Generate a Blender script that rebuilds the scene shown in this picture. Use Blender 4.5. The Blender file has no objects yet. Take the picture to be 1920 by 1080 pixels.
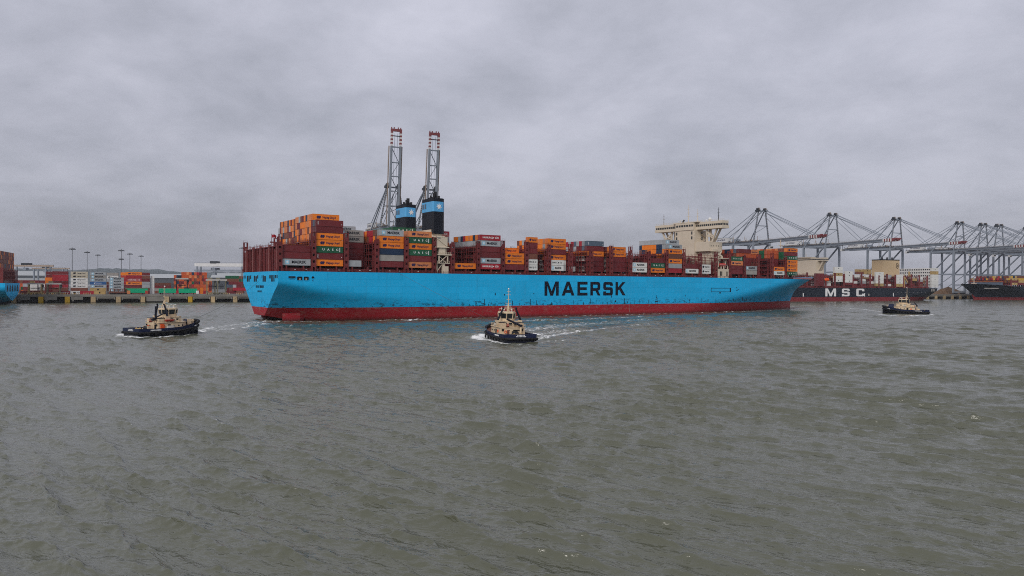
import bpy, math, random
import numpy as np
from math import sin, cos, tan, atan, atan2, radians, pi, sqrt, floor
from mathutils import Matrix, Vector

random.seed(7)
sc = bpy.context.scene
col = sc.collection

# ------------------------------------------------------------------ camera
FPX, YH, ROLL, CAMH = 1363.45, 533.84, 0.0062, 16.683      # focal length in px of a 1920 wide picture, horizon row
PITCH = atan((540 - YH) / FPX)
cam = bpy.data.cameras.new('camera')
cam.sensor_width = 36.0
cam.lens = FPX / 1920 * 36
cam.clip_start = 0.5
cam.clip_end = 60000
cam_o = bpy.data.objects.new('camera', cam)
col.objects.link(cam_o)
cam_o.matrix_world = Matrix.Translation((0, 0, CAMH)) @ Matrix.Rotation(pi / 2 - PITCH, 4, 'X') @ Matrix.Rotation(ROLL, 4, 'Z')
sc.camera = cam_o

# ------------------------------------------------------------------ sky, sun, exposure
SUN_ELEV, SUN_AZ = radians(36), radians(200)     # azimuth measured clockwise from +Y
world = bpy.data.worlds.new('World')
sc.world = world
world.use_nodes = True
nt = world.node_tree
nt.nodes.clear()
def N(t, kind, **kw):
    n = t.nodes.new(kind)
    for k, v in kw.items():
        setattr(n, k, v)
    return n
w_out = N(nt, 'ShaderNodeOutputWorld')
w_bg = N(nt, 'ShaderNodeBackground')
w_bg.inputs['Strength'].default_value = 0.1
w_sky = N(nt, 'ShaderNodeTexSky', sky_type='NISHITA', sun_disc=False, sun_elevation=SUN_ELEV, sun_rotation=SUN_AZ)
w_sky.air_density = 1.0; w_sky.dust_density = 2.0
tc = N(nt, 'ShaderNodeTexCoord')
sep = N(nt, 'ShaderNodeSeparateXYZ')
nt.links.new(tc.outputs['Generated'], sep.inputs[0])
zmax = N(nt, 'ShaderNodeMath', operation='MAXIMUM'); zmax.inputs[1].default_value = 0.0
nt.links.new(sep.outputs['Z'], zmax.inputs[0])
zadd = N(nt, 'ShaderNodeMath', operation='ADD'); zadd.inputs[1].default_value = 0.30
nt.links.new(zmax.outputs[0], zadd.inputs[0])
dx = N(nt, 'ShaderNodeMath', operation='DIVIDE'); dy = N(nt, 'ShaderNodeMath', operation='DIVIDE')
nt.links.new(sep.outputs['X'], dx.inputs[0]); nt.links.new(zadd.outputs[0], dx.inputs[1])
nt.links.new(sep.outputs['Y'], dy.inputs[0]); nt.links.new(zadd.outputs[0], dy.inputs[1])
comb = N(nt, 'ShaderNodeCombineXYZ')
nt.links.new(dx.outputs[0], comb.inputs[0]); nt.links.new(dy.outputs[0], comb.inputs[1])
mp = N(nt, 'ShaderNodeMapping')
mp.inputs['Location'].default_value = (-5.2, 8.8, 0); mp.inputs['Rotation'].default_value = (0, 0, radians(20)); mp.inputs['Scale'].default_value = (1.0, 1.0, 1)
nt.links.new(comb.outputs[0], mp.inputs['Vector'])
n1 = N(nt, 'ShaderNodeTexNoise'); n1.inputs['Scale'].default_value = 1.15; n1.inputs['Detail'].default_value = 10; n1.inputs['Roughness'].default_value = 0.56; n1.inputs['Distortion'].default_value = 0.1
n2 = N(nt, 'ShaderNodeTexNoise'); n2.inputs['Scale'].default_value = 3.6; n2.inputs['Detail'].default_value = 10; n2.inputs['Roughness'].default_value = 0.62; n2.inputs['Distortion'].default_value = 0.25
nt.links.new(mp.outputs[0], n1.inputs['Vector']); nt.links.new(mp.outputs[0], n2.inputs['Vector'])
mixn = N(nt, 'ShaderNodeMath', operation='MULTIPLY_ADD'); mixn.inputs[1].default_value = 0.50
nt.links.new(n2.outputs['Fac'], mixn.inputs[0]); nt.links.new(n1.outputs['Fac'], mixn.inputs[2])
ramp = N(nt, 'ShaderNodeValToRGB')
cr = ramp.color_ramp
cr.elements[0].position = 0.58; cr.elements[0].color = (2.95, 3.03, 3.52, 1)
cr.elements[1].position = 0.93; cr.elements[1].color = (4.55, 4.58, 5.26, 1)
e = cr.elements.new(0.75); e.color = (3.72, 3.78, 4.38, 1)
nt.links.new(mixn.outputs[0], ramp.inputs[0])
# the cloud base grows lighter away from the horizon
hz = N(nt, 'ShaderNodeMapRange'); hz.inputs[1].default_value = 0.0; hz.inputs[2].default_value = 0.34; hz.inputs[3].default_value = 0.80; hz.inputs[4].default_value = 1.12
nt.links.new(zmax.outputs[0], hz.inputs[0])
vm = N(nt, 'ShaderNodeVectorMath', operation='SCALE')
nt.links.new(ramp.outputs[0], vm.inputs[0]); nt.links.new(hz.outputs[0], vm.inputs['Scale'])
mx = N(nt, 'ShaderNodeMix', data_type='RGBA'); mx.inputs[0].default_value = 0.94
nt.links.new(w_sky.outputs[0], mx.inputs[6]); nt.links.new(vm.outputs[0], mx.inputs[7])
nt.links.new(mx.outputs[2], w_bg.inputs['Color']); nt.links.new(w_bg.outputs[0], w_out.inputs['Surface'])

sun = bpy.data.lights.new('sun', 'SUN')
sun.energy = 1.5; sun.angle = radians(30); sun.color = (1.0, 0.95, 0.88)
sun_o = bpy.data.objects.new('sun', sun); col.objects.link(sun_o)
sd = Vector((sin(SUN_AZ) * cos(SUN_ELEV), cos(SUN_AZ) * cos(SUN_ELEV), sin(SUN_ELEV)))
sun_o.rotation_euler = sd.to_track_quat('Z', 'Y').to_euler()
sun_o.location = (-200, -200, 300)

sc.view_settings.view_transform = 'Standard'
sc.view_settings.look = 'None'
sc.view_settings.gamma = 1.0
sc.view_settings.use_curve_mapping = False
sc.view_settings.exposure = 0.35
sc.render.engine = 'CYCLES'
sc.cycles.use_denoising = False
sc.cycles.filter_width = 1.0
sc.cycles.max_bounces = 6
sc.cycles.volume_bounces = 0
sc.cycles.caustics_reflective = False
sc.cycles.caustics_refractive = False

# ------------------------------------------------------------------ frames of reference (metres, Y away from the camera, water at z = 0)
SO, STH = (-85.7157, 314.834), radians(34.0573)     # blue ship: near side of the deck, heading
QO, QTH = (-257.554, 626.379), radians(25.26)       # quay edge and direction
def shp(t, w, z): return Vector((SO[0] + t * cos(STH) - w * sin(STH), SO[1] + t * sin(STH) + w * cos(STH), z))
def qy(t, w, z): return Vector((QO[0] + t * cos(QTH) - w * sin(QTH), QO[1] + t * sin(QTH) + w * cos(QTH), z))
def ray(px, py):
    u, v = px - 960, py - 540
    x0 = cos(ROLL) * u + sin(ROLL) * v; y0 = -sin(ROLL) * u + cos(ROLL) * v
    return (x0 / FPX, cos(PITCH) - y0 / FPX * sin(PITCH), -sin(PITCH) - y0 / FPX * cos(PITCH))
def ground(px, py, z=0.0):                          # point of the ground seen at a pixel of the photograph
    d = ray(px, py); k = (z - CAMH) / d[2]
    return d[0] * k, d[1] * k
def at_depth(px, py, Y):
    d = ray(px, py); k = Y / d[1]
    return Vector((d[0] * k, Y, CAMH + d[2] * k))
def to_px(p):
    y0 = p[2] - CAMH
    up = y0 * cos(PITCH) + p[1] * sin(PITCH); fw = p[1] * cos(PITCH) - y0 * sin(PITCH)
    x, y = FPX * p[0] / fw, -FPX * up / fw
    return 960 + cos(ROLL) * x - sin(ROLL) * y, 540 + sin(ROLL) * x + cos(ROLL) * y
def tq(px, w, z):                                   # position along the quay of a pixel column
    lo, hi = -400, 2500
    for _ in range(50):
        m = (lo + hi) / 2
        if to_px(qy(m, w, z))[0] < px: lo = m
        else: hi = m
    return lo
def ts(px, w, z):
    lo, hi = -60, 450
    for _ in range(50):
        m = (lo + hi) / 2
        if to_px(shp(m, w, z))[0] < px: lo = m
        else: hi = m
    return lo

# ------------------------------------------------------------------ materials
MATS = {}
def mat(name, c, rough=0.55, vary=0.18, scale=0.35, metal=0.0, streak=0.0, spec=0.25, rust=0.0):
    if name in MATS: return MATS[name]
    m = bpy.data.materials.new(name); m.use_nodes = True
    t = m.node_tree; b = t.nodes['Principled BSDF']
    b.inputs['Roughness'].default_value = rough
    b.inputs['Metallic'].default_value = metal
    b.inputs['Specular IOR Level'].default_value = spec
    tcn = N(t, 'ShaderNodeTexCoord')
    mpn = N(t, 'ShaderNodeMapping'); mpn.inputs['Scale'].default_value = (1, 1, 1 - 0.8 * streak)
    t.links.new(tcn.outputs['Object'], mpn.inputs[0])
    oi = N(t, 'ShaderNodeObjectInfo')
    mul = N(t, 'ShaderNodeVectorMath', operation='ADD')
    sc_ = N(t, 'ShaderNodeVectorMath', operation='SCALE'); sc_.inputs['Scale'].default_value = 37.0
    cx = N(t, 'ShaderNodeCombineXYZ')
    for i in range(3): t.links.new(oi.outputs['Random'], cx.inputs[i])
    t.links.new(cx.outputs[0], sc_.inputs[0])
    t.links.new(mpn.outputs[0], mul.inputs[0]); t.links.new(sc_.outputs[0], mul.inputs[1])
    nz = N(t, 'ShaderNodeTexNoise'); nz.inputs['Scale'].default_value = scale; nz.inputs['Detail'].default_value = 6; nz.inputs['Roughness'].default_value = 0.65
    t.links.new(mul.outputs[0], nz.inputs['Vector'])
    mr = N(t, 'ShaderNodeMapRange'); mr.inputs[1].default_value = 0.3; mr.inputs[2].default_value = 0.7; mr.inputs[3].default_value = 1 - vary; mr.inputs[4].default_value = 1 + vary
    t.links.new(nz.outputs['Fac'], mr.inputs[0])
    mr2 = N(t, 'ShaderNodeMapRange'); mr2.inputs[3].default_value = 1 - vary * 0.7; mr2.inputs[4].default_value = 1 + vary * 0.7
    t.links.new(oi.outputs['Random'], mr2.inputs[0])
    mm = N(t, 'ShaderNodeMath', operation='MULTIPLY')
    t.links.new(mr.outputs[0], mm.inputs[0]); t.links.new(mr2.outputs[0], mm.inputs[1])
    s = N(t, 'ShaderNodeVectorMath', operation='SCALE'); s.inputs[0].default_value = c[:3]
    t.links.new(mm.outputs[0], s.inputs['Scale'])
    last = s.outputs[0]
    if rust > 0:
        n3 = N(t, 'ShaderNodeTexNoise'); n3.inputs['Scale'].default_value = scale * 2.3; n3.inputs['Detail'].default_value = 8; n3.inputs['Roughness'].default_value = 0.72
        t.links.new(mul.outputs[0], n3.inputs['Vector'])
        r3 = N(t, 'ShaderNodeMapRange'); r3.inputs[1].default_value = 0.60; r3.inputs[2].default_value = 0.74; r3.inputs[4].default_value = rust
        t.links.new(n3.outputs['Fac'], r3.inputs[0])
        mxn = N(t, 'ShaderNodeMix', data_type='RGBA'); mxn.inputs[7].default_value = (0.10, 0.055, 0.035, 1)
        t.links.new(r3.outputs[0], mxn.inputs[0]); t.links.new(last, mxn.inputs[6])
        last = mxn.outputs[2]
    t.links.new(last, b.inputs['Base Color'])
    MATS[name] = m
    return m

M = {}
M['orange'] = mat('orange paint', (0.74, 0.195, 0.022), 0.55, 0.14, rust=0.25)
M['rust orange'] = mat('rust orange paint', (0.46, 0.090, 0.032), 0.55, 0.16, rust=0.3)
M['salmon'] = mat('faded orange paint', (0.60, 0.215, 0.085), 0.6, 0.16, rust=0.3)
M['maroon'] = mat('maroon paint', (0.150, 0.024, 0.028), 0.55, 0.16, rust=0.2)
M['brown'] = mat('brown paint', (0.165, 0.062, 0.042), 0.6, 0.2, rust=0.3)
M['crimson'] = mat('crimson paint', (0.33, 0.022, 0.035), 0.5, 0.15, rust=0.25)
M['red'] = mat('red paint', (0.42, 0.045, 0.035), 0.5, 0.15, rust=0.25)
M['green'] = mat('dark green paint', (0.016, 0.095, 0.048), 0.5, 0.16, rust=0.25)
M['bright green'] = mat('bright green paint', (0.005, 0.34, 0.17), 0.5, 0.1)
M['navy'] = mat('navy paint', (0.018, 0.035, 0.075), 0.5, 0.15)
M['blue'] = mat('blue paint', (0.03, 0.10, 0.26), 0.5, 0.15)
M['slate'] = mat('slate blue paint', (0.085, 0.12, 0.165), 0.5, 0.15)
M['grey'] = mat('light grey paint', (0.34, 0.36, 0.38), 0.55, 0.14, rust=0.3)
M['warm grey'] = mat('warm grey paint', (0.30, 0.285, 0.265), 0.6, 0.16, rust=0.35)
M['white'] = mat('white paint', (0.68, 0.68, 0.66), 0.5, 0.08, rust=0.15)
M['cream'] = mat('cream paint', (0.50, 0.45, 0.35), 0.5, 0.08)
M['tan'] = mat('tan paint', (0.42, 0.29, 0.12), 0.55, 0.16)
M['yellow'] = mat('yellow paint', (0.52, 0.32, 0.05), 0.55, 0.16)
M['ship cream'] = mat('ship cream paint', (0.61, 0.53, 0.42), 0.45, 0.06, 0.2)
M['oxide'] = mat('red oxide paint', (0.155, 0.030, 0.031), 0.55, 0.22, 0.3, rust=0.3)
M['black'] = mat('black paint', (0.012, 0.012, 0.014), 0.4, 0.15)
M['dark'] = mat('dark opening', (0.006, 0.007, 0.009), 0.6, 0.05)
M['funnel black'] = mat('funnel black paint', (0.007, 0.009, 0.015), 0.5, 0.12, spec=0.2)
M['funnel blue'] = mat('funnel blue paint', (0.09, 0.37, 0.68), 0.4, 0.06)
M['lettering dark'] = mat('dark lettering paint', (0.006, 0.009, 0.020), 0.7, 0.05, spec=0.15)
M['lettering navy'] = mat('navy lettering paint', (0.018, 0.014, 0.075), 0.5, 0.05)
M['lettering white'] = mat('white lettering paint', (0.75, 0.75, 0.75), 0.5, 0.05)
M['star blue'] = mat('pale blue emblem paint', (0.28, 0.55, 0.72), 0.5, 0.05)
M['crane'] = mat('crane grey blue paint', (0.225, 0.255, 0.300), 0.5, 0.12, 0.15)
M['crane dark'] = mat('crane machinery grey', (0.040, 0.047, 0.058), 0.5, 0.2, 0.5)
M['crane rust'] = mat('weathered walkway steel', (0.30, 0.235, 0.19), 0.6, 0.25, 0.4)
M['crane white'] = mat('crane white paint', (0.62, 0.62, 0.62), 0.5, 0.1)
M['crane red'] = mat('crane red paint', (0.20, 0.05, 0.055), 0.5, 0.1)
M['concrete'] = mat('quay concrete', (0.21, 0.20, 0.18), 0.85, 0.25, 0.12, rust=0.35)
M['concrete dark'] = mat('shaded quay concrete', (0.085, 0.08, 0.072), 0.8, 0.3, 0.15)  # darker concrete carries the shade of the voids under the quay deck
M['asphalt'] = mat('yard paving', (0.14, 0.14, 0.14), 0.8, 0.25, 0.02)
M['fender yellow'] = mat('yellow fender panel', (0.55, 0.34, 0.03), 0.6, 0.2, 0.3, rust=0.5)
M['fender tan'] = mat('weathered fender panel', (0.44, 0.33, 0.19), 0.7, 0.22, 0.3, rust=0.5)
M['roof grey'] = mat('warehouse roof sheet', (0.34, 0.36, 0.38), 0.5, 0.08, 0.01)
M['wall grey'] = mat('warehouse wall sheet', (0.07, 0.08, 0.095), 0.6, 0.12, 0.01)
M['mast'] = mat('galvanised steel', (0.16, 0.17, 0.185), 0.5, 0.1)
M['glass'] = mat('dark window glass', (0.016, 0.020, 0.024), 0.12, 0.05, spec=0.6)
M['tug black'] = mat('tug hull black paint', (0.008, 0.010, 0.020), 0.35, 0.2)
M['tug navy'] = mat('tug navy paint', (0.012, 0.018, 0.052), 0.35, 0.15)
M['rubber'] = mat('fender rubber', (0.010, 0.010, 0.011), 0.7, 0.2)
M['tug cream'] = mat('tug buff paint', (0.63, 0.50, 0.34), 0.45, 0.10, 0.6)
M['tug deck'] = mat('tug deck brown paint', (0.16, 0.065, 0.045), 0.7, 0.2, 0.6)
M['safety orange'] = mat('safety orange', (0.75, 0.10, 0.015), 0.5, 0.08)
M['rope'] = mat('tow rope', (0.09, 0.09, 0.085), 0.8, 0.1)
M['canvas'] = mat('pale tarpaulin', (0.46, 0.44, 0.42), 0.8, 0.1)
M['soil'] = mat('brown soil', (0.14, 0.085, 0.05), 0.95, 0.35, 0.08)
M['msc black'] = mat('black blue hull paint', (0.009, 0.014, 0.023), 0.4, 0.15, 0.05)
M['boot red'] = mat('antifouling red', (0.175, 0.022, 0.026), 0.5, 0.14, 0.08, rust=0.25)
M['olive'] = mat('machine olive grey', (0.17, 0.16, 0.11), 0.6, 0.2)

def hull_mat(name, c, rustamt, scuff):
    """painted steel plate: faint plate tone, vertical run-off streaks, scuff marks low down"""
    m = mat(name, c, 0.5, 0.05, 0.03, spec=0.25)
    t = m.node_tree; b = t.nodes['Principled BSDF']
    src = b.inputs['Base Color'].links[0].from_socket
    g = N(t, 'ShaderNodeTexCoord')
    mp1 = N(t, 'ShaderNodeMapping'); mp1.inputs['Scale'].default_value = (0.55, 0.55, 0.045)
    t.links.new(g.outputs['Object'], mp1.inputs[0])
    a = N(t, 'ShaderNodeTexNoise'); a.inputs['Scale'].default_value = 1.0; a.inputs['Detail'].default_value = 7; a.inputs['Roughness'].default_value = 0.7
    t.links.new(mp1.outputs[0], a.inputs['Vector'])
    r1 = N(t, 'ShaderNodeMapRange'); r1.inputs[1].default_value = 0.53; r1.inputs[2].default_value = 0.72; r1.inputs[4].default_value = rustamt
    t.links.new(a.outputs['Fac'], r1.inputs[0])
    x1 = N(t, 'ShaderNodeMix', data_type='RGBA'); x1.inputs[7].default_value = (c[0] * 0.45 + 0.03, c[1] * 0.42 + 0.02, c[2] * 0.40 + 0.015, 1)
    t.links.new(r1.outputs[0], x1.inputs[0]); t.links.new(src, x1.inputs[6])
    # scuffs: elongated blotches, only in the rubbing zone
    mp2 = N(t, 'ShaderNodeMapping'); mp2.inputs['Scale'].default_value = (0.30, 0.30, 0.75)
    t.links.new(g.outputs['Object'], mp2.inputs[0])
    s2 = N(t, 'ShaderNodeTexNoise'); s2.inputs['Scale'].default_value = 1.0; s2.inputs['Detail'].default_value = 9; s2.inputs['Roughness'].default_value = 0.8
    t.links.new(mp2.outputs[0], s2.inputs['Vector'])
    r2 = N(t, 'ShaderNodeMapRange'); r2.inputs[1].default_value = 0.525; r2.inputs[2].default_value = 0.575; r2.inputs[4].default_value = scuff[3]
    t.links.new(s2.outputs['Fac'], r2.inputs[0])
    sp = N(t, 'ShaderNodeSeparateXYZ'); t.links.new(g.outputs['Object'], sp.inputs[0])
    up = N(t, 'ShaderNodeMapRange'); up.inputs[1].default_value = scuff[0]; up.inputs[2].default_value = scuff[1]; up.inputs[3].default_value = 1; up.inputs[4].default_value = 0
    t.links.new(sp.outputs['Z'], up.inputs[0])
    mu = N(t, 'ShaderNodeMath', operation='MULTIPLY'); t.links.new(r2.outputs[0], mu.inputs[0]); t.links.new(up.outputs[0], mu.inputs[1])
    x2 = N(t, 'ShaderNodeMix', data_type='RGBA'); x2.inputs[7].default_value = scuff[2]
    t.links.new(mu.outputs[0], x2.inputs[0]); t.links.new(x1.outputs[2], x2.inputs[6])
    # shell plates: each a shade apart, weld seams between them
    vx = N(t, 'ShaderNodeCombineXYZ'); t.links.new(sp.outputs['X'], vx.inputs[0]); t.links.new(sp.outputs['Z'], vx.inputs[1])
    bk = N(t, 'ShaderNodeTexBrick'); bk.inputs['Scale'].default_value = 1.0; bk.inputs['Brick Width'].default_value = 12.0; bk.inputs['Row Height'].default_value = 3.1
    bk.inputs['Mortar Size'].default_value = 0.07; bk.inputs['Mortar Smooth'].default_value = 0.4; bk.inputs['Color1'].default_value = (0.94, 0.94, 0.94, 1); bk.inputs['Color2'].default_value = (1.05, 1.05, 1.05, 1); bk.inputs['Mortar'].default_value = (0.80, 0.80, 0.80, 1)
    t.links.new(vx.outputs[0], bk.inputs['Vector'])
    x3 = N(t, 'ShaderNodeMix', data_type='RGBA', blend_type='MULTIPLY'); x3.inputs[0].default_value = 1.0
    t.links.new(x2.outputs[2], x3.inputs[6]); t.links.new(bk.outputs['Color'], x3.inputs[7])
    # dark slime line where the water washes
    sl_ = N(t, 'ShaderNodeMapRange'); sl_.inputs[1].default_value = 0.3; sl_.inputs[2].default_value = 1.9; sl_.inputs[3].default_value = 0.75; sl_.inputs[4].default_value = 0.0
    za = N(t, 'ShaderNodeMath', operation='MULTIPLY_ADD'); za.inputs[1].default_value = 2.2; t.links.new(a.outputs['Fac'], za.inputs[0])
    zs_ = N(t, 'ShaderNodeMath', operation='SUBTRACT'); zs_.inputs[1].default_value = 1.1; t.links.new(sp.outputs['Z'], zs_.inputs[0]); t.links.new(zs_.outputs[0], za.inputs[2])
    t.links.new(za.outputs[0], sl_.inputs[0])
    x4 = N(t, 'ShaderNodeMix', data_type='RGBA'); x4.inputs[7].default_value = (0.030, 0.018, 0.014, 1)
    t.links.new(sl_.outputs[0], x4.inputs[0]); t.links.new(x3.outputs[2], x4.inputs[6])
    t.links.new(x4.outputs[2], b.inputs['Base Color'])
    # slightly buckled plating
    bn = N(t, 'ShaderNodeTexNoise'); bn.inputs['Scale'].default_value = 0.28; bn.inputs['Detail'].default_value = 2
    t.links.new(g.outputs['Object'], bn.inputs['Vector'])
    bu = N(t, 'ShaderNodeBump'); bu.inputs['Strength'].default_value = 0.25; bu.inputs['Distance'].default_value = 0.35
    t.links.new(bn.outputs['Fac'], bu.inputs['Height']); t.links.new(bu.outputs[0], b.inputs['Normal'])
    return m
M['hull blue'] = hull_mat('hull light blue paint', (0.010, 0.43, 0.80), 0.30, (6.5, 10.5, (0.012, 0.035, 0.05, 1), 0.95))
M['hull red'] = hull_mat('hull antifouling red paint', (0.310, 0.016, 0.024), 0.45, (6.6, 0.8, (0.27, 0.17, 0.135, 1), 0.75))

# ------------------------------------------------------------------ mesh helpers
class MB:
    def __init__(s): s.v, s.f, s.m, s.mats = [], [], [], []
    def mi(s, m):
        if m not in s.mats: s.mats.append(m)
        return s.mats.index(m)
    def add(s, vs, fs, m):
        o = len(s.v); k = s.mi(m)
        s.v += [tuple(v) for v in vs]
        for f in fs: s.f.append([i + o for i in f]); s.m.append(k)
        return s
    def box(s, x0, x1, y0, y1, z0, z1, m):
        vs = [(x0, y0, z0), (x1, y0, z0), (x1, y1, z0), (x0, y1, z0), (x0, y0, z1), (x1, y0, z1), (x1, y1, z1), (x0, y1, z1)]
        return s.add(vs, [(0, 3, 2, 1), (4, 5, 6, 7), (0, 1, 5, 4), (1, 2, 6, 5), (2, 3, 7, 6), (3, 0, 4, 7)], m)
    def beam(s, a, b, w, h, m):
        a, b = Vector(a), Vector(b); d = (b - a)
        if d.length < 1e-6: return s
        d.normalize()
        up = Vector((0, 0, 1)) if abs(d.z) < 0.95 else Vector((0, 1, 0))
        sx = d.cross(up).normalized(); sy = sx.cross(d).normalized()
        vs = []
        for p in (a, b):
            for i, j in ((-1, -1), (1, -1), (1, 1), (-1, 1)): vs.append(p + sx * (w / 2 * i) + sy * (h / 2 * j))
        return s.add(vs, [(3, 2, 1, 0), (4, 5, 6, 7), (0, 1, 5, 4), (1, 2, 6, 5), (2, 3, 7, 6), (3, 0, 4, 7)], m)
    def tube(s, a, b, r0, m, r1=None, n=8):
        r1 = r0 if r1 is None else r1
        a, b = Vector(a), Vector(b); d = (b - a).normalized()
        up = Vector((0, 0, 1)) if abs(d.z) < 0.95 else Vector((0, 1, 0))
        sx = d.cross(up).normalized(); sy = sx.cross(d).normalized()
        vs = []
        for p, r in ((a, r0), (b, r1)):
            for i in range(n): vs.append(p + sx * (r * cos(2 * pi * i / n)) + sy * (r * sin(2 * pi * i / n)))
        fs = [(i, (i + 1) % n, n + (i + 1) % n, n + i) for i in range(n)] + [tuple(range(n))[::-1], tuple(range(n, 2 * n))]
        return s.add(vs, fs, m)
    def prism(s, poly, z0, z1, m, top=None):
        n = len(poly)
        top = top or poly
        vs = [(x, y, z0) for x, y in poly] + [(x, y, z1) for x, y in top]
        fs = [(i, (i + 1) % n, n + (i + 1) % n, n + i) for i in range(n)] + [tuple(range(n))[::-1], tuple(range(n, 2 * n))]
        return s.add(vs, fs, m)
    def plate(s, poly, y, th, m):           # polygon drawn in x,z standing at y and reaching back by th
        n = len(poly)
        vs = [(x, y, z) for x, z in poly] + [(x, y + th, z) for x, z in poly]
        fs = [(i, (i + 1) % n, n + (i + 1) % n, n + i) for i in range(n)] + [tuple(range(n))[::-1], tuple(range(n, 2 * n))]
        return s.add(vs, fs, m)
    def sphere(s, c, r, m, nu=10, nv=6, sz=1.0):
        vs, fs = [], []
        for j in range(nv + 1):
            for i in range(nu):
                th, ph = pi * j / nv, 2 * pi * i / nu
                vs.append((c[0] + r * sin(th) * cos(ph), c[1] + r * sin(th) * sin(ph), c[2] + r * sz * cos(th)))
        for j in range(nv):
            for i in range(nu):
                fs.append((j * nu + i, (j + 1) * nu + i, (j + 1) * nu + (i + 1) % nu, j * nu + (i + 1) % nu))
        return s.add(vs, fs, m)
    def mesh(s, name, smooth=False):
        me = bpy.data.meshes.new(name)
        me.from_pydata(s.v, [], s.f)
        for m in s.mats: me.materials.append(M[m] if isinstance(m, str) else m)
        me.polygons.foreach_set('material_index', s.m)
        if smooth: me.polygons.foreach_set('use_smooth', [True] * len(s.f))
        me.update()
        return me
    def build(s, name, parent=None, smooth=False, **kw): return obj(name, s.mesh(name, smooth), parent, **kw)

def obj(name, me, parent=None, loc=None, rz=0.0):
    o = bpy.data.objects.new(name, me)
    if parent is not None: o.parent = parent
    if loc is not None: o.location = loc
    if rz: o.rotation_euler = (0, 0, rz)
    col.objects.link(o)
    return o
def tag(o, label=None, cat=None, group=None, kind=None):
    for k, v in (('label', label), ('category', cat), ('group', group), ('kind', kind)):
        if v: o[k] = v
    return o
def empty(name, loc, rz, label, cat, group=None):
    o = bpy.data.objects.new(name, None); o.empty_display_size = 1
    o.location = loc; o.rotation_euler = (0, 0, rz); col.objects.link(o)
    return tag(o, label, cat, group)
def copy_tree(o, parent=None):
    c = o.copy(); col.objects.link(c); c.parent = parent
    for ch in list(o.children): copy_tree(ch, c)
    return c

FONTM = {}
def text_mesh(txt, size, m, bold=0.02, align='CENTER', extrude=0.012, sx=1.0):
    """text standing in the x,z plane and facing -y"""
    key = (txt, size, m, bold, align, sx)
    if key in FONTM: return FONTM[key]
    cu = bpy.data.curves.new('lettering', 'FONT')
    cu.body = txt; cu.size = size; cu.align_x = align; cu.align_y = 'CENTER'; cu.offset = bold * size; cu.extrude = extrude; cu.resolution_u = 2
    ob = bpy.data.objects.new('lettering_source', cu); col.objects.link(ob)
    dg = bpy.context.evaluated_depsgraph_get()
    me = bpy.data.meshes.new_from_object(ob.evaluated_get(dg))
    bpy.data.objects.remove(ob); bpy.data.curves.remove(cu)
    me.transform(Matrix.Rotation(pi / 2, 4, 'X') @ Matrix.Diagonal((sx, 1, 1, 1)))
    me.materials.clear(); me.materials.append(M[m])
    me.name = 'lettering'
    FONTM[key] = me
    return me

def star_poly(n, r, r2, cx=0, cz=0):
    return [(cx + (r if i % 2 == 0 else r2) * sin(pi * i / n), cz + (r if i % 2 == 0 else r2) * cos(pi * i / n)) for i in range(2 * n)]

# block capitals on a 1 high grid (x, z polygons), stroke about 0.2
def block_letters(word, h, gap):
    S = 0.205
    L = {
     'M': (1.06, [[(0, 0), (S, 0), (S, .70), (.53 - .10, 0), (.53 + .10, 0), (1.06 - S, .70), (1.06 - S, 0), (1.06, 0), (1.06, 1), (1.06 - .25, 1), (.53, .30), (.25, 1), (0, 1)]]),
     'A': (.98, [[(0, 0), (.22, 0), (.30, .20), (.68, .20), (.76, 0), (.98, 0), (.60, 1), (.38, 1)], ]),
     'E': (.80, [[(0, 0), (.80, 0), (.80, S), (S, S), (S, .40), (.74, .40), (.74, .60), (S, .60), (S, 1 - S), (.80, 1 - S), (.80, 1), (0, 1)]]),
     'R': (.82, [[(0, 0), (S, 0), (S, .34), (.42, .34), (.60, 0), (.82, 0), (.63, .36), (.76, .42), (.80, .52), (.80, .82), (.76, .94), (.64, 1), (0, 1)]]),
     'S': (.80, [[(0, 0), (.66, 0), (.77, .05), (.80, .16), (.80, .46), (.76, .57), (.66, .61), (.22, .61), (.22, .80), (.56, .80), (.56, .72), (.80, .72), (.80, .84), (.76, .95), (.66, 1), (.14, 1), (.03, .95), (0, .84), (0, .54), (.04, .44), (.14, .40), (.58, .40), (.58, .20), (.24, .20), (.24, .30), (0, .30)]]),
     'K': (.86, [[(0, 0), (S, 0), (S, .36), (.30, .46), (.60, 0), (.86, 0), (.46, .60), (.84, 1), (.58, 1), (S, .60), (S, 1), (0, 1)]]),
     'C': (.84, [[(.14, 0), (.70, 0), (.81, .05), (.84, .16), (.84, .34), (.60, .34), (.60, .20), (.24, .20), (.24, .80), (.60, .80), (.60, .66), (.84, .66), (.84, .84), (.81, .95), (.70, 1), (.14, 1), (.03, .95), (0, .84), (0, .16), (.03, .05)]]),
    }
    holes = {'A': [(.37, .40), (.61, .40), (.49, .74)], 'R': [(S, .54), (.54, .54), (.58, .58), (.58, .77), (.54, .80), (S, .80)]}
    out, x = [], 0
    for ch in word:
        w, polys = L[ch]
        out.append((ch, x, [[(x + a * h, b * h) for a, b in p] for p in polys], [(x + a * h, b * h) for a, b in holes[ch]] if ch in holes else None))
        x += w * h + gap
    return out, x - gap

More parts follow.
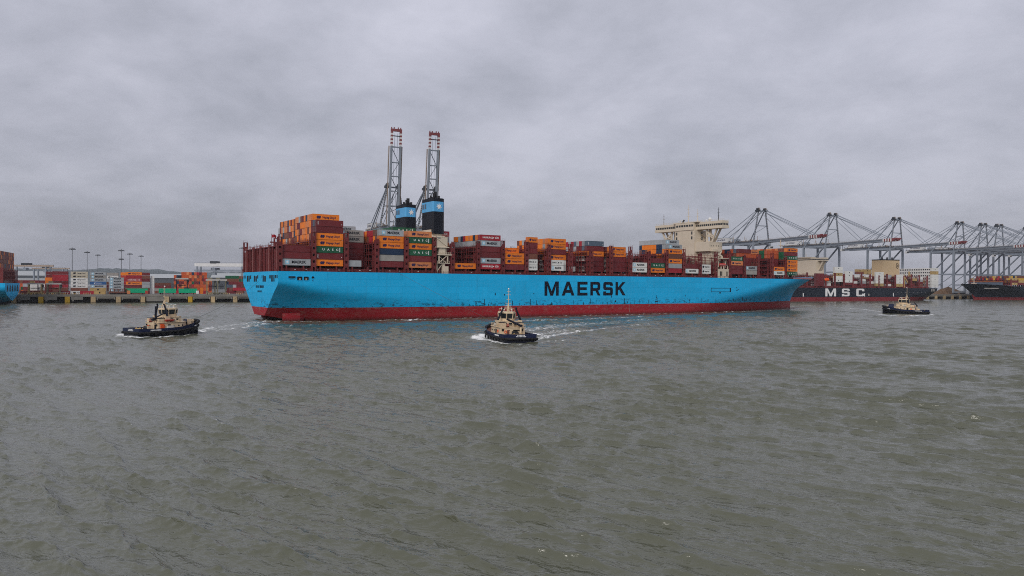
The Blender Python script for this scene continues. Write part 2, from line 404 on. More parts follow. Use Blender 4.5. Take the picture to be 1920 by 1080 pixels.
def letter_mesh(polys, hole, y, th, m):
    """flat letter plate facing -y, with a counter cut out"""
    import bmesh
    bm = bmesh.new()
    for p in polys:
        vo = [bm.verts.new((a, 0, b)) for a, b in p]
        eds = [bm.edges.new((vo[i], vo[(i + 1) % len(vo)])) for i in range(len(vo))]
        if hole:
            vh = [bm.verts.new((a, 0, b)) for a, b in hole]
            eds += [bm.edges.new((vh[i], vh[(i + 1) % len(vh)])) for i in range(len(vh))]
        bmesh.ops.triangle_fill(bm, edges=eds, use_beauty=True)
    r = bmesh.ops.extrude_face_region(bm, geom=list(bm.faces))
    for v in [g for g in r['geom'] if isinstance(g, bmesh.types.BMVert)]: v.co.y -= th
    bmesh.ops.translate(bm, verts=bm.verts, vec=(0, y, 0))
    bmesh.ops.recalc_face_normals(bm, faces=bm.faces)
    me = bpy.data.meshes.new('letter'); bm.to_mesh(me); bm.free()
    me.materials.append(M[m])
    return me

ORD = ['first', 'second', 'third', 'fourth', 'fifth', 'sixth', 'seventh', 'eighth', 'ninth', 'tenth', 'eleventh', 'twelfth', 'thirteenth', 'fourteenth', 'fifteenth', 'sixteenth',
       'seventeenth', 'eighteenth', 'nineteenth', 'twentieth', 'twenty-first', 'twenty-second', 'twenty-third', 'twenty-fourth', 'twenty-fifth', 'twenty-sixth', 'twenty-seventh', 'twenty-eighth']

# ------------------------------------------------------------------ water: one sheet out past the horizon, waves modelled near the camera
def poly_dist(X, Y, pts):
    """distance to a polyline and the running share 0..1 along it"""
    best = np.full(X.shape, 1e9, np.float32); along = np.zeros(X.shape, np.float32)
    L = [0.0]
    for a, b in zip(pts, pts[1:]): L.append(L[-1] + math.hypot(b[0] - a[0], b[1] - a[1]))
    for i, (a, b) in enumerate(zip(pts, pts[1:])):
        ux, uy = b[0] - a[0], b[1] - a[1]; l2 = ux * ux + uy * uy
        k = np.clip(((X - a[0]) * ux + (Y - a[1]) * uy) / l2, 0, 1)
        d = np.hypot(X - a[0] - k * ux, Y - a[1] - k * uy)
        s = (L[i] + k * (L[i + 1] - L[i])) / L[-1]
        better = d < best
        best = np.where(better, d, best); along = np.where(better, s, along)
    return best, along

def build_water():
    rng = np.random.default_rng(11)
    ang = np.concatenate([np.radians(np.linspace(-180, -50, 16))[:-1], np.radians(np.linspace(-50, -41, 60))[:-1], np.radians(np.linspace(-41, 41, 600)),
                          np.radians(np.linspace(41, 50, 60))[1:], np.radians(np.linspace(50, 180, 16))[1:]])
    rr = [1.0, 12.0, 25.0, 33.0]
    r = 36.0
    while r < 820: rr.append(r); r *= 1.0029
    while r < 24000: rr.append(r); r *= 1.09
    rr = np.array(rr)
    R, A = np.meshgrid(rr, ang, indexing='ij')
    X = (R * np.sin(A)).astype(np.float32); Y = (R * np.cos(A)).astype(np.float32)
    dr = np.gradient(rr)[:, None] * np.ones_like(A)
    Z = np.zeros_like(X); DX = np.zeros_like(X); DY = np.zeros_like(X); CR = np.zeros_like(X)
    act = (R < 1500) & (R > 20)
    x, y, sp = X[act], Y[act], np.maximum(dr[act], (R * np.radians(82 / 600))[act]).astype(np.float32)
    z = np.zeros_like(x); gx = np.zeros_like(x); gy = np.zeros_like(x); cr = np.zeros_like(x); zs = np.zeros_like(x); s2 = np.full_like(x, 1e-6)
    # patchy wind: groups of larger and smaller waves
    grp = np.zeros_like(x)
    for _ in range(14):
        th = rng.uniform(0, 2 * pi); lam = rng.uniform(22, 90); grp += np.sin(2 * pi / lam * (x * cos(th) + y * sin(th)) + rng.uniform(0, 6.28)).astype(np.float32)
    grp = np.clip(1.0 + 0.11 * grp, 0.6, 1.5)
    nW = 84
    for i in range(nW):
        lam = 0.55 * (10.0 / 0.55) ** (i / (nW - 1)) * rng.uniform(0.94, 1.06)
        th = radians(232) + rng.normal(0, radians(17 if lam > 1.6 else 30))
        k = 2 * pi / lam
        a = 0.0074 * lam ** 0.84 * rng.uniform(0.7, 1.3)
        if lam > 6: a *= 0.85
        elif lam > 1.3: a *= 1.3
        fade = np.clip((lam / sp - 1.7) / 1.3, 0, 1) * grp
        ph = k * (x * cos(th) + y * sin(th)) + np.float32(rng.uniform(0, 6.28))
        c, s = np.cos(ph), np.sin(ph)
        if lam > 4.5: z += a * fade * c
        else: zs += a * fade * c; s2 += .5 * (a * fade) ** 2
        gx -= 0.8 * a * fade * s * cos(th); gy -= 0.8 * a * fade * s * sin(th)
        cr += k * a * fade * c
    sg = np.sqrt(s2); z += sg * (np.exp(np.clip(0.42 * zs / sg, -1.5, 0.92)) - 1.08) / 0.42 * 1.0      # short chop: flat troughs, peaked crests
    Z[act], DX[act], DY[act], CR[act] = z, gx, gy, cr
    # ---- foam
    F = np.zeros_like(X); T = np.zeros_like(X)
    U = np.clip((dr - 0.5) / 1.3, 0, 1).astype(np.float32)       # share of the chop too fine for the sheet here
    near = (R < 900) & (R > 20) & (np.abs(A) < radians(50))
    x, y = X[near], Y[near]
    f = np.zeros_like(x)
    def G(*p): return [ground(*q) for q in p]
    def line(pts, w0, w1, s0, s1, edge=0.0):
        nonlocal f
        d, s = poly_dist(x, y, pts)
        w = w0 + (w1 - w0) * s
        w = w * 1.5
        v = (s0 + (s1 - s0) * s) * np.clip(1.15 - d / w, 0, 1)
        f = np.maximum(f, v)
    # tug near the pier: bow wash, stern wash and long wake towards the blue ship
    line(G((228, 627), (240, 631), (262, 633), (300, 632), (340, 629)), 2.4, 0.7, 1.0, .7)
    line(G((240, 630), (290, 633), (345, 629), (372, 624)), 1.0, 0.8, .85, .6)
    line(G((372, 622), (392, 615), (430, 610), (480, 604), (530, 600)), 2.4, 6.0, .66, .52)
    line(G((380, 620), (440, 613), (510, 606)), 6.0, 9.0, .46, .42)
    line(G((380, 619), (410, 619), (440, 615), (480, 611), (500, 606)), 1.6, 3.0, .68, .55)
    line(G((376, 626), (400, 625), (420, 623)), .9, 1.2, .55, .45)
    # stern of the blue ship and its whole waterline
    line(G((498, 604), (530, 603), (570, 603), (620, 603)), 2.2, 1.2, .68, .55)
    line(G((520, 612), (570, 610), (640, 607)), 2.0, 1.0, .55, .45)
    line([tuple(shp(t, w, 0)[:2]) for t, w in ((30, -1), (100, -1.2), (240, -1.2), (300, 3), (345, 14), (380, 29))], 1.3, 2.4, .62, .62)
    line(G((765, 601), (790, 598), (830, 599)), 2.0, 1.5, .85, .6)
    # tug amidships: bow wave, side and the wide churned wake
    line(G((884, 632), (900, 636), (922, 639)), 2.2, 1.6, 1.0, 1.0)
    line(G((900, 628), (915, 634), (930, 640)), 2.4, 1.2, .85, .9)
    line(G((928, 641), (950, 644), (975, 646)), 1.3, .8, 1.0, .75)
    line(G((985, 601), (1060, 600), (1130, 597), (1230, 593)), 4.0, 3.0, .60, .52)
    line(G((990, 618), (1050, 611), (1110, 606), (1220, 599)), 10.0, 9.0, .56, .40)
    line(G((1008, 636), (1030, 630), (1070, 624), (1130, 616), (1230, 606)), 2.6, 2.0, .72, .42)
    line(G((1004, 628), (1040, 622), (1080, 618)), 4.5, 5.0, .64, .46)
    line(G((1010, 642), (1040, 640), (1070, 636)), 1.2, 1.2, .58, .44)
    # blue ship's bow and the tug out by the far berth
    line(G((1485, 579), (1530, 580), (1575, 581)), 3.5, 6.0, .58, .50)
    line(G((1652, 585), (1620, 580), (1580, 577), (1550, 576)), 2.2, 4.5, .68, .52)
    line(G((1648, 590), (1672, 592), (1700, 593), (1720, 592), (1752, 591)), 1.8, 2.2, .9, .85)
    line(G((1500, 573), (1600, 572), (1680, 570)), 4.0, 4.0, .45, .4)
    # whitecaps on the steepest crests
    crn = CR[near]
    patch = np.zeros_like(x)
    for _ in range(9):
        th = rng.uniform(0, 2 * pi); lam = rng.uniform(14, 46); patch += np.sin(2 * pi / lam * (x * cos(th) + y * sin(th)) + rng.uniform(0, 6.28)).astype(np.float32)
    cap = np.clip((crn - 0.62) / 0.10, 0, 1) * np.clip((patch - 3.4) / 1.5, 0, 1) * 0.55
    f = np.maximum(f * 0.98, cap)
    F[near] = f
    d, s = poly_dist(x, y, G((505, 608), (560, 611), (700, 609), (900, 606), (1100, 603), (1300, 594), (1470, 581)))
    tv = np.clip(1.25 - d / (11.5 - 3.0 * s), 0, 1)
    d, s = poly_dist(x, y, G((990, 612), (1080, 610), (1180, 604)))
    tv = np.maximum(tv, 0.95 * np.clip(1.25 - d / 13, 0, 1))
    T[near] = tv
    lift = np.clip(F - 0.5, 0, 0.5) * 0.5                  # churned water heaps up a little
    nr, na = X.shape
    co = np.stack([X + DX, Y + DY, Z + lift], -1).reshape(-1, 3).astype(np.float32)
    me = bpy.data.meshes.new('water')
    i, j = np.meshgrid(np.arange(nr - 1), np.arange(na - 1), indexing='ij')
    q = np.stack([i * na + j, i * na + j + 1, (i + 1) * na + j + 1, (i + 1) * na + j], -1).reshape(-1, 4)[:, ::-1].astype(np.int32)
    me.vertices.add(len(co)); me.vertices.foreach_set('co', co.ravel())
    me.loops.add(q.size); me.loops.foreach_set('vertex_index', q.ravel())
    me.polygons.add(len(q)); me.polygons.foreach_set('loop_start', np.arange(0, q.size, 4, dtype=np.int32)); me.polygons.foreach_set('loop_total', np.full(len(q), 4, np.int32))
    me.polygons.foreach_set('use_smooth', np.ones(len(q), bool))
    for nm, arr in (('foam', F), ('churn', T), ('fine_chop', U)):
        at = me.attributes.new(nm, 'FLOAT', 'POINT'); at.data.foreach_set('value', arr.ravel().astype(np.float32))
    me.update(calc_edges=True); me.validate()
    m = bpy.data.materials.new('estuary water'); m.use_nodes = True
    t = m.node_tree; b = t.nodes['Principled BSDF']
    tcn = N(t, 'ShaderNodeTexCoord')
    fa = N(t, 'ShaderNodeAttribute', attribute_name='foam'); ta = N(t, 'ShaderNodeAttribute', attribute_name='churn')
    nz = N(t, 'ShaderNodeTexNoise'); nz.inputs['Scale'].default_value = 0.9; nz.inputs['Detail'].default_value = 10; nz.inputs['Roughness'].default_value = 0.72; nz.inputs['Distortion'].default_value = 0.7
    fro = N(t, 'ShaderNodeMapping'); fro.inputs['Rotation'].default_value = (0, 0, radians(-35)); fsc = N(t, 'ShaderNodeMapping'); fsc.inputs['Scale'].default_value = (0.42, 1, 1)
    t.links.new(tcn.outputs['Object'], fro.inputs[0]); t.links.new(fro.outputs[0], fsc.inputs[0]); t.links.new(fsc.outputs[0], nz.inputs['Vector'])
    nb = N(t, 'ShaderNodeTexNoise'); nb.inputs['Scale'].default_value = 0.22; nb.inputs['Detail'].default_value = 6; nb.inputs['Roughness'].default_value = 0.6; nb.inputs['Distortion'].default_value = 0.8
    t.links.new(tcn.outputs['Object'], nb.inputs['Vector'])
    nr_ = N(t, 'ShaderNodeMapRange'); nr_.inputs[1].default_value = 0.32; nr_.inputs[2].default_value = 0.62; nr_.inputs[3].default_value = 0.66; nr_.inputs[4].default_value = 1.16
    t.links.new(nb.outputs['Fac'], nr_.inputs[0])
    fx = N(t, 'ShaderNodeMath', operation='MULTIPLY'); t.links.new(nr_.outputs[0], fx.inputs[0]); t.links.new(fa.outputs['Fac'], fx.inputs[1])
    ad = N(t, 'ShaderNodeMath', operation='ADD'); nx_ = N(t, 'ShaderNodeMapRange'); nx_.inputs[1].default_value = 0.30; nx_.inputs[2].default_value = 0.70; t.links.new(nz.outputs['Fac'], nx_.inputs[0])
    t.links.new(nx_.outputs[0], ad.inputs[0]); t.links.new(fx.outputs[0], ad.inputs[1])
    fm = N(t, 'ShaderNodeMapRange'); fm.inputs[1].default_value = 0.98; fm.inputs[2].default_value = 1.30
    t.links.new(ad.outputs[0], fm.inputs[0])
    big = N(t, 'ShaderNodeTexNoise'); big.inputs['Scale'].default_value = 0.012; big.inputs['Detail'].default_value = 4
    t.links.new(tcn.outputs['Object'], big.inputs['Vector'])
    br = N(t, 'ShaderNodeMapRange'); br.inputs[1].default_value = .35; br.inputs[2].default_value = .65
    t.links.new(big.outputs['Fac'], br.inputs[0])
    c0 = N(t, 'ShaderNodeMix', data_type='RGBA'); c0.inputs[6].default_value = (0.082, 0.086, 0.054, 1); c0.inputs[7].default_value = (0.094, 0.098, 0.066, 1)
    t.links.new(br.outputs[0], c0.inputs[0])
    tn = N(t, 'ShaderNodeTexNoise'); tn.inputs['Scale'].default_value = 0.09; tn.inputs['Detail'].default_value = 5
    t.links.new(tcn.outputs['Object'], tn.inputs['Vector'])
    tm = N(t, 'ShaderNodeMath', operation='ADD'); t.links.new(tn.outputs['Fac'], tm.inputs[0]); t.links.new(ta.outputs['Fac'], tm.inputs[1])
    tr = N(t, 'ShaderNodeMapRange'); tr.inputs[1].default_value = 0.72; tr.inputs[2].default_value = 1.35; tr.inputs[4].default_value = 0.9
    t.links.new(tm.outputs[0], tr.inputs[0])
    c1 = N(t, 'ShaderNodeMix', data_type='RGBA'); c1.inputs[7].default_value = (0.055, 0.110, 0.106, 1)
    t.links.new(tr.outputs[0], c1.inputs[0]); t.links.new(c0.outputs[2], c1.inputs[6])
    c2 = N(t, 'ShaderNodeMix', data_type='RGBA'); c2.inputs[7].default_value = (0.72, 0.73, 0.73, 1)
    t.links.new(fm.outputs[0], c2.inputs[0]); t.links.new(c1.outputs[2], c2.inputs[6])
    # aerated water round the foam
    ae = N(t, 'ShaderNodeMapRange'); ae.inputs[1].default_value = 0.25; ae.inputs[2].default_value = 1.0; ae.inputs[4].default_value = 0.5
    t.links.new(fa.outputs['Fac'], ae.inputs[0])
    ca = N(t, 'ShaderNodeMix', data_type='RGBA'); ca.inputs[7].default_value = (0.30, 0.335, 0.325, 1)
    t.links.new(ae.outputs[0], ca.inputs[0]); t.links.new(c1.outputs[2], ca.inputs[6]); t.links.new(ca.outputs[2], c2.inputs[6])
    t.links.new(c2.outputs[2], b.inputs['Base Color'])
    ua = N(t, 'ShaderNodeAttribute', attribute_name='fine_chop')
    r0 = N(t, 'ShaderNodeMapRange'); r0.inputs[3].default_value = 0.16; r0.inputs[4].default_value = 0.20
    t.links.new(ua.outputs['Fac'], r0.inputs[0])
    rg = N(t, 'ShaderNodeMapRange'); rg.inputs[4].default_value = 0.8
    t.links.new(fm.outputs[0], rg.inputs[0]); t.links.new(r0.outputs[0], rg.inputs[3]); t.links.new(rg.outputs[0], b.inputs['Roughness'])
    b.inputs['IOR'].default_value = 1.62
    # ripples: two stretched noises running with the wind
    prev = None
    for scl, st, dist in ((0.34, 0.42, 0.8), (1.15, 0.75, 0.30), (3.4, 0.65, 0.10)):
        rot = N(t, 'ShaderNodeMapping'); rot.inputs['Rotation'].default_value = (0, 0, radians(40 if scl < 2 else 22))
        mpn = N(t, 'ShaderNodeMapping'); mpn.inputs['Scale'].default_value = (0.36, 1.0, 1)
        t.links.new(tcn.outputs['Object'], rot.inputs[0]); t.links.new(rot.outputs[0], mpn.inputs[0])
        rn = N(t, 'ShaderNodeTexNoise'); rn.inputs['Scale'].default_value = scl; rn.inputs['Detail'].default_value = 3; rn.inputs['Roughness'].default_value = 0.55; rn.inputs['Distortion'].default_value = 0.5
        t.links.new(mpn.outputs[0], rn.inputs['Vector'])
        bs = N(t, 'ShaderNodeMapRange'); bs.inputs[3].default_value = st; bs.inputs[4].default_value = st * 0.28; t.links.new(ua.outputs['Fac'], bs.inputs[0])
        bu = N(t, 'ShaderNodeBump'); t.links.new(bs.outputs[0], bu.inputs['Strength']); bu.inputs['Distance'].default_value = dist
        t.links.new(rn.outputs['Fac'], bu.inputs['Height'])
        if prev: t.links.new(prev.outputs[0], bu.inputs['Normal'])
        prev = bu
    t.links.new(prev.outputs[0], b.inputs['Normal'])
    me.materials.append(m)
    tag(obj('water', me), 'choppy grey green estuary water with foam wakes', None, None, 'structure')
build_water()

# ------------------------------------------------------------------ far hills
def build_hills():
    rng = np.random.default_rng(5)
    mb = MB(); nx, ny = 220, 14
    vs = []
    for j in range(ny):
        v = j / (ny - 1)
        for i in range(nx):
            u = i / (nx - 1)
            px = -700 + u * 1750
            d = 5200 + 2400 * v
            p = at_depth(px, 531, d)
            ridge = sin(px * .011) * .22 + sin(px * .027 + 1) * .16 + sin(px * .061 + 2.2) * .10 + sin(px * .173 + .4) * .045 + sin(px * .41) * .035 + rng.uniform(-.045, .045)
            h = (138 + 60 * ridge) * sin(min(1, v * 1.15 + .02) * pi / 2) * max(0.0, min(1, (1050 - px) / 500))
            vs.append((p.x, d, h - 2))
    fs = [(j * nx + i, j * nx + i + 1, (j + 1) * nx + i + 1, (j + 1) * nx + i) for j in range(ny - 1) for i in range(nx - 1)]
    mb.add(vs, fs, mat('hazy wooded hill', (0.055, 0.080, 0.080), 0.9, 0.35, 0.004))  # blue grey of the distance haze is partly put into this colour
    tag(mb.build('hills', smooth=True), 'low wooded hills fading blue grey on the far shore', None, None, 'structure')
build_hills()
# ------------------------------------------------------------------ ship hulls
def hull_mesh(stations, half, levels, zred, bot, mats, vc, zc=None):
    """loft of both sides. half(u, z) gives the half breadth, bot(u) the lowest z, vc the y of the centre line, zc(u) the deck edge height"""
    mb = MB(); n = len(stations); rows = []
    for u in stations:
        b = bot(u); top = zc(u) if zc else levels[-1]
        zs = [max(z, b) if z < levels[-1] else top for z in levels]
        rows.append([(u, half(u, z), z) for z in zs])
    k = len(levels)
    for side in (-1, 1):
        vs = [(u, vc + side * h, z) for row in rows for (u, h, z) in row]
        red, blu = [], []
        for i in range(n - 1):
            for j in range(k - 1):
                f = (i * k + j, (i + 1) * k + j, (i + 1) * k + j + 1, i * k + j + 1)
                if side > 0: f = f[::-1]
                (red if levels[j + 1] <= zred + 1e-6 else blu).append(f)
        mb.add(vs, red, mats[1]); mb.add(vs, blu, mats[0])
    # bottom strip, deck
    vs = [(u, vc + s * row[0][1], row[0][2]) for row in rows for u in [row[0][0]] for s in (-1, 1)]
    mb.add(vs, [(2 * i, 2 * i + 1, 2 * i + 3, 2 * i + 2) for i in range(n - 1)], mats[1])
    vs = [(row[-1][0], vc + s * max(0, half(row[-1][0], row[-1][2] - .1) - .06), row[-1][2] - .1) for row in rows for s in (-1, 1)]
    mb.add(vs, [(2 * i + 1, 2 * i, 2 * i + 2, 2 * i + 3) for i in range(n - 1)], mats[2])
    # flat transom
    r = rows[0]
    for j in range(k - 1):
        q = [(r[j][0], vc - r[j][1], r[j][2]), (r[j][0], vc + r[j][1], r[j][2]), (r[j + 1][0], vc + r[j + 1][1], r[j + 1][2]), (r[j + 1][0], vc - r[j + 1][1], r[j + 1][2])]
        if abs(r[j][2] - r[j + 1][2]) > 1e-4: mb.add(q, [(3, 2, 1, 0)], mats[1] if levels[j + 1] <= zred + 1e-6 else mats[0])
    me = mb.mesh('hull')
    import bmesh
    bm = bmesh.new(); bm.from_mesh(me)
    bmesh.ops.remove_doubles(bm, verts=bm.verts, dist=0.002)
    bmesh.ops.dissolve_degenerate(bm, edges=bm.edges, dist=0.0005)
    bmesh.ops.recalc_face_normals(bm, faces=bm.faces)
    for f in bm.faces: f.smooth = True
    for e in bm.edges:
        if len(e.link_faces) == 2 and e.calc_face_angle(0) > radians(38): e.smooth = False
    bm.to_mesh(me); bm.free()
    return me
def smooth(a, b, x):
    x = min(1, max(0, (x - a) / (b - a))); return x * x * (3 - 2 * x)
def interp(x, xs, ys): return float(np.interp(x, xs, ys))

# ------------------------------------------------------------------ the blue container ship (local x = forward, y = 0 near side .. 58 far side)
BEAM, DECK, RED, PL = 58.0, 21.87, 5.92, 14.7025
VC = BEAM / 2
ship = empty('container_ship', (SO[0], SO[1], 0), STH, 'light blue container ship with red bottom crossing the basin, black capitals on its side', 'ship')
def blue_half(u, z):
    zc = max(0.0, z)
    h = VC
    if u < 112:       # run aft: sections draw in below a rising knuckle line
        zf = interp(u, [-15.4, 0, 12, 48, 95, 112], [17.3, 14.5, 12.8, 9.5, 6.5, 0])
        sl = interp(u, [-15.4, 0, 12, 48, 95, 112], [1.37, .92, .50, .24, .06, 0])
        if z < zf: h = VC - sl * (zf - z) * smooth(0, 5, zf - z + 1.2)
    if u > 215:       # fore body: flare between a fine waterline and a full deck
        ts_ = interp(z, [-4, 0, RED, 9.4, 13.1, 17.6, 21.5, 23.7], [377.5, 377.3, 377, 379, 382.2, 388, 395.5, 402.1])
        t0 = interp(z, [0, 6, 12, 18, 22, 24.3], [218, 246, 284, 316, 328, 331])
        p = interp(z, [0, 8, 16, 22], [1.75, 1.9, 2.3, 2.7])
        if u > t0: h = VC * max(0.0, 1 - ((u - t0) / (ts_ - t0)) ** p) if u < ts_ else 0.0
    return max(0.0, h)
def blue_bot(u): return interp(u, [-15.4, -10, -3, 3, 376.8, 377.2, 379, 382.2, 388, 396, 402.1], [2.3, 1.3, -.4, -3.5, -3.5, RED, 9.4, 13.1, 17.6, 21.5, 23.7])
def blue_top(u): return DECK + 1.9 * smooth(372, 402, u)
st = list(np.linspace(-15.4, 112, 34)) + list(np.linspace(125, 215, 6)) + list(np.linspace(222, 372, 42)) + list(np.linspace(374, 402.1, 26))
lv = [-3.5, -1.5, 0, 1.5, 2.6, 4.2, RED, 7.5, 9.4, 11.3, 13.1, 15, 16.4, 17.6, 19, 20, 20.8, 21.4, DECK]
obj('hull', hull_mesh(st, blue_half, lv, RED, blue_bot, ('hull blue', 'hull red', 'oxide'), VC, blue_top), ship)
# bow bulb, just breaking the surface
bulb = MB().sphere((381.5, VC, -1.6), 5.0, 'hull red', 18, 12, .46)
bulb.v = [((x - 381.5) * 2.1 + 381.5, (y - VC) * .62 + VC, z) for x, y, z in bulb.v]
bulb.build('bulbous_bow', ship, True)
# rudder
for yy in (12.0, BEAM - 12.0):
    rd = MB(); rd.prism([(-9.9, yy - .3), (-2.5, yy - 1.0), (-.4, yy), (-2.5, yy + 1.0), (-9.9, yy + .3)], -3, 3.5, 'hull red'); rd.build('rudder', ship)

# shipping mark on the side
Ls, tot = block_letters('MAERSK', 7.55, 1.75)
sx = 57.8 / tot
for ch, x0, polys, hole in Ls:
    polys = [[(a * sx + 124.2, b + 11.0) for a, b in p] for p in polys]
    hole = [(a * sx + 124.2, b + 11.0) for a, b in hole] if hole else None
    obj('lettering', letter_mesh(polys, hole, -0.02, 0.05, 'lettering dark'), ship)
# pilot door frame, marks and seams on the side
d = MB()
for a in ((254.5, 273.5, 12.9, 13.15), (254.5, 273.5, 15.2, 15.45)): d.box(a[0], a[1], -.05, .02, a[2], a[3], 'lettering dark')
for a in (254.5, 272.4): d.box(a, a + 1.1 if a > 260 else a + .4, -.05, .02, 13.15, 15.2, 'lettering dark')
d.box(262.5, 263.6, -.05, .02, 11.9, 12.9, 'lettering dark')
d.build('pilot_door_frame', ship)
mk = MB()
for t, z, w, h in ((93, 11.3, .5, 1.3), (98.5, 11.2, .6, .7), (117, 11.8, .5, .5), (171, 9.8, .5, 1.2), (174, 7.2, .8, 1.0), (231, 10.2, .5, 1.0), (279, 13.6, .9, .7), (279, 15.3, .5, .8), (280.3, 14.4, 1.0, .3),
                   (206, 8.0, .9, .5), (206.4, 9.2, .7, .6), (206.2, 10.3, .8, .5), (205.5, 7.0, 2.2, .5)):
    mk.box(t, t + w, -.05, .02, z, z + h, 'lettering dark')
rk = random.Random(12)
for k in range(46):
    t = 78 + k * 4.1 + rk.uniform(-1.6, 1.6); mk.box(t, t + rk.uniform(.12, .45), -.04, .02, RED + rk.uniform(0, .5), RED + rk.choice([.8, 1.2, 1.6, 2.6, 3.4]), 'lettering dark')
for k in range(16):
    t = 76 + rk.uniform(0, 18) if k < 8 else rk.uniform(100, 250); z = RED + rk.uniform(.2, 2.6); mk.box(t, t + rk.uniform(.5, 2.6), -.04, .02, z, z + rk.uniform(.12, .3), 'lettering dark')
for k in range(7): mk.box(276 + k * 4.3, 276.5 + k * 4.3, -.05, .02, 7.2, 8.6 + (k % 3) * .5, 'lettering dark')
tag(mk.build('hull_marks', ship), kind='stuff')
# draught scale amidships
ds = MB()
for k in range(8): ds.box(185, 185.22, -.05, .02, 1.6 + k * .52, 1.85 + k * .52, 'warm grey')
tag(ds.build('draught_scale', ship), kind='stuff')

# mooring openings: black ports with a raised rim
def port_hole(x0, x1, z0, z1, name='mooring_port', r=.5):
    m = MB()
    p = [(x0 + r, z0), (x1 - r, z0), (x1, z0 + r), (x1, z1 - r), (x1 - r, z1), (x0 + r, z1), (x0, z1 - r), (x0, z0 + r)]
    m.plate(p, -.06, .1, 'dark')
    for a, b in zip(p, p[1:] + p[:1]): m.beam((a[0], -.09, a[1]), (b[0], -.09, b[1]), .1, .18, 'hull blue')
    return m.build(name, ship)
port_hole(-11.3, -7.9, 18.9, 19.8, r=.3); port_hole(-10.8, -8.6, 18.4, 18.85, r=.15)
port_hole(-7.5, -5.1, 17.9, 19.7, r=.3); port_hole(-4.6, -2.3, 17.9, 19.7, r=.3)
port_hole(-1.2, .1, 18.7, 19.9, r=.4); port_hole(-.9, -.3, 17.8, 18.3, r=.15)
for (x, w) in ((-6.6, .7), (-3.8, .7)):
    MB().box(x, x + w, -.16, -.07, 18.1, 18.9, 'warm grey').build('winch', ship)
def transom_port(y0, y1, z0, z1):
    m = MB(); m.box(-15.47, -15.38, y0, y1, z0, z1, 'dark')
    return m.build('mooring_port', ship)
for y0, y1, z0, z1 in ((.9, 2.2, 18.9, 20.2), (3.2, 4.4, 18.9, 20.2), (5.4, 6.6, 17.4, 20.2), (7.2, 8.4, 17.4, 20.2), (9.0, 10.2, 17.4, 20.2), (11.0, 13.0, 18.8, 20.2), (18.6, 21.0, 17.4, 19.9), (21.8, 23.6, 17.4, 20.2), (24.6, 25.2, 19.0, 20.2),
                       (31.0, 32.6, 18.8, 20.3), (33.4, 35.6, 17.4, 19.9), (36.4, 38.4, 17.4, 20.1), (43.4, 45.2, 18.6, 20.3), (46.0, 48.0, 17.4, 20.2), (48.8, 51, 17.4, 20.2), (53.6, 55.0, 18.9, 20.3), (55.8, 57.0, 18.9, 20.3)):
    transom_port(y0, y1, z0, z1)
nm = MB()
for k, w in enumerate((1.3, .9, .9, 1.0, .5, 1.3, 1.0, .9, 1.0)): nm.box(-15.46, -15.38, 33.6 - k * 1.45, 33.6 - k * 1.45 + w, 14.6, 15.7, 'lettering dark')
for k in range(6): nm.box(-15.46, -15.38, 31.2 - k * 1.2, 31.9 - k * 1.2, 12.6, 13.4, 'lettering dark')
tag(nm.build('name_marks', ship), kind='stuff')

# hatch coaming, deck rail
hc = MB()
for a, b in ((-14.5, 58.6), (69, 259.5), (273.2, 346)):
    inset = 2.2 if b < 300 else 5.0
    hc.box(a, b, inset, BEAM - inset, DECK - .3, 23.45, 'oxide')
hc.build('hatch_coaming', ship)
dk = MB()
xs = [x for x in np.arange(-14, 340, 3.7)]
for x in xs: dk.box(x, x + .12, .12, .24, DECK - .1, DECK + 1.15, 'oxide')
for z in (.6, 1.1): dk.box(-14, 340, .14, .20, DECK + z, DECK + z + .06, 'oxide')
for x in np.arange(-12, 338, 7.35): dk.box(x, x + .5, .5, 1.1, DECK - .1, 24.2, 'oxide')
tag(dk.build('deck_rail', ship), kind='stuff')
lamp = MB()
for x in np.arange(-8, 338, 4.9):
    if random.random() < .75: lamp.box(x, x + .7, 2.05, 2.2, 22.6, 22.85, 'white')
tag(lamp.build('deck_light', ship), kind='stuff')

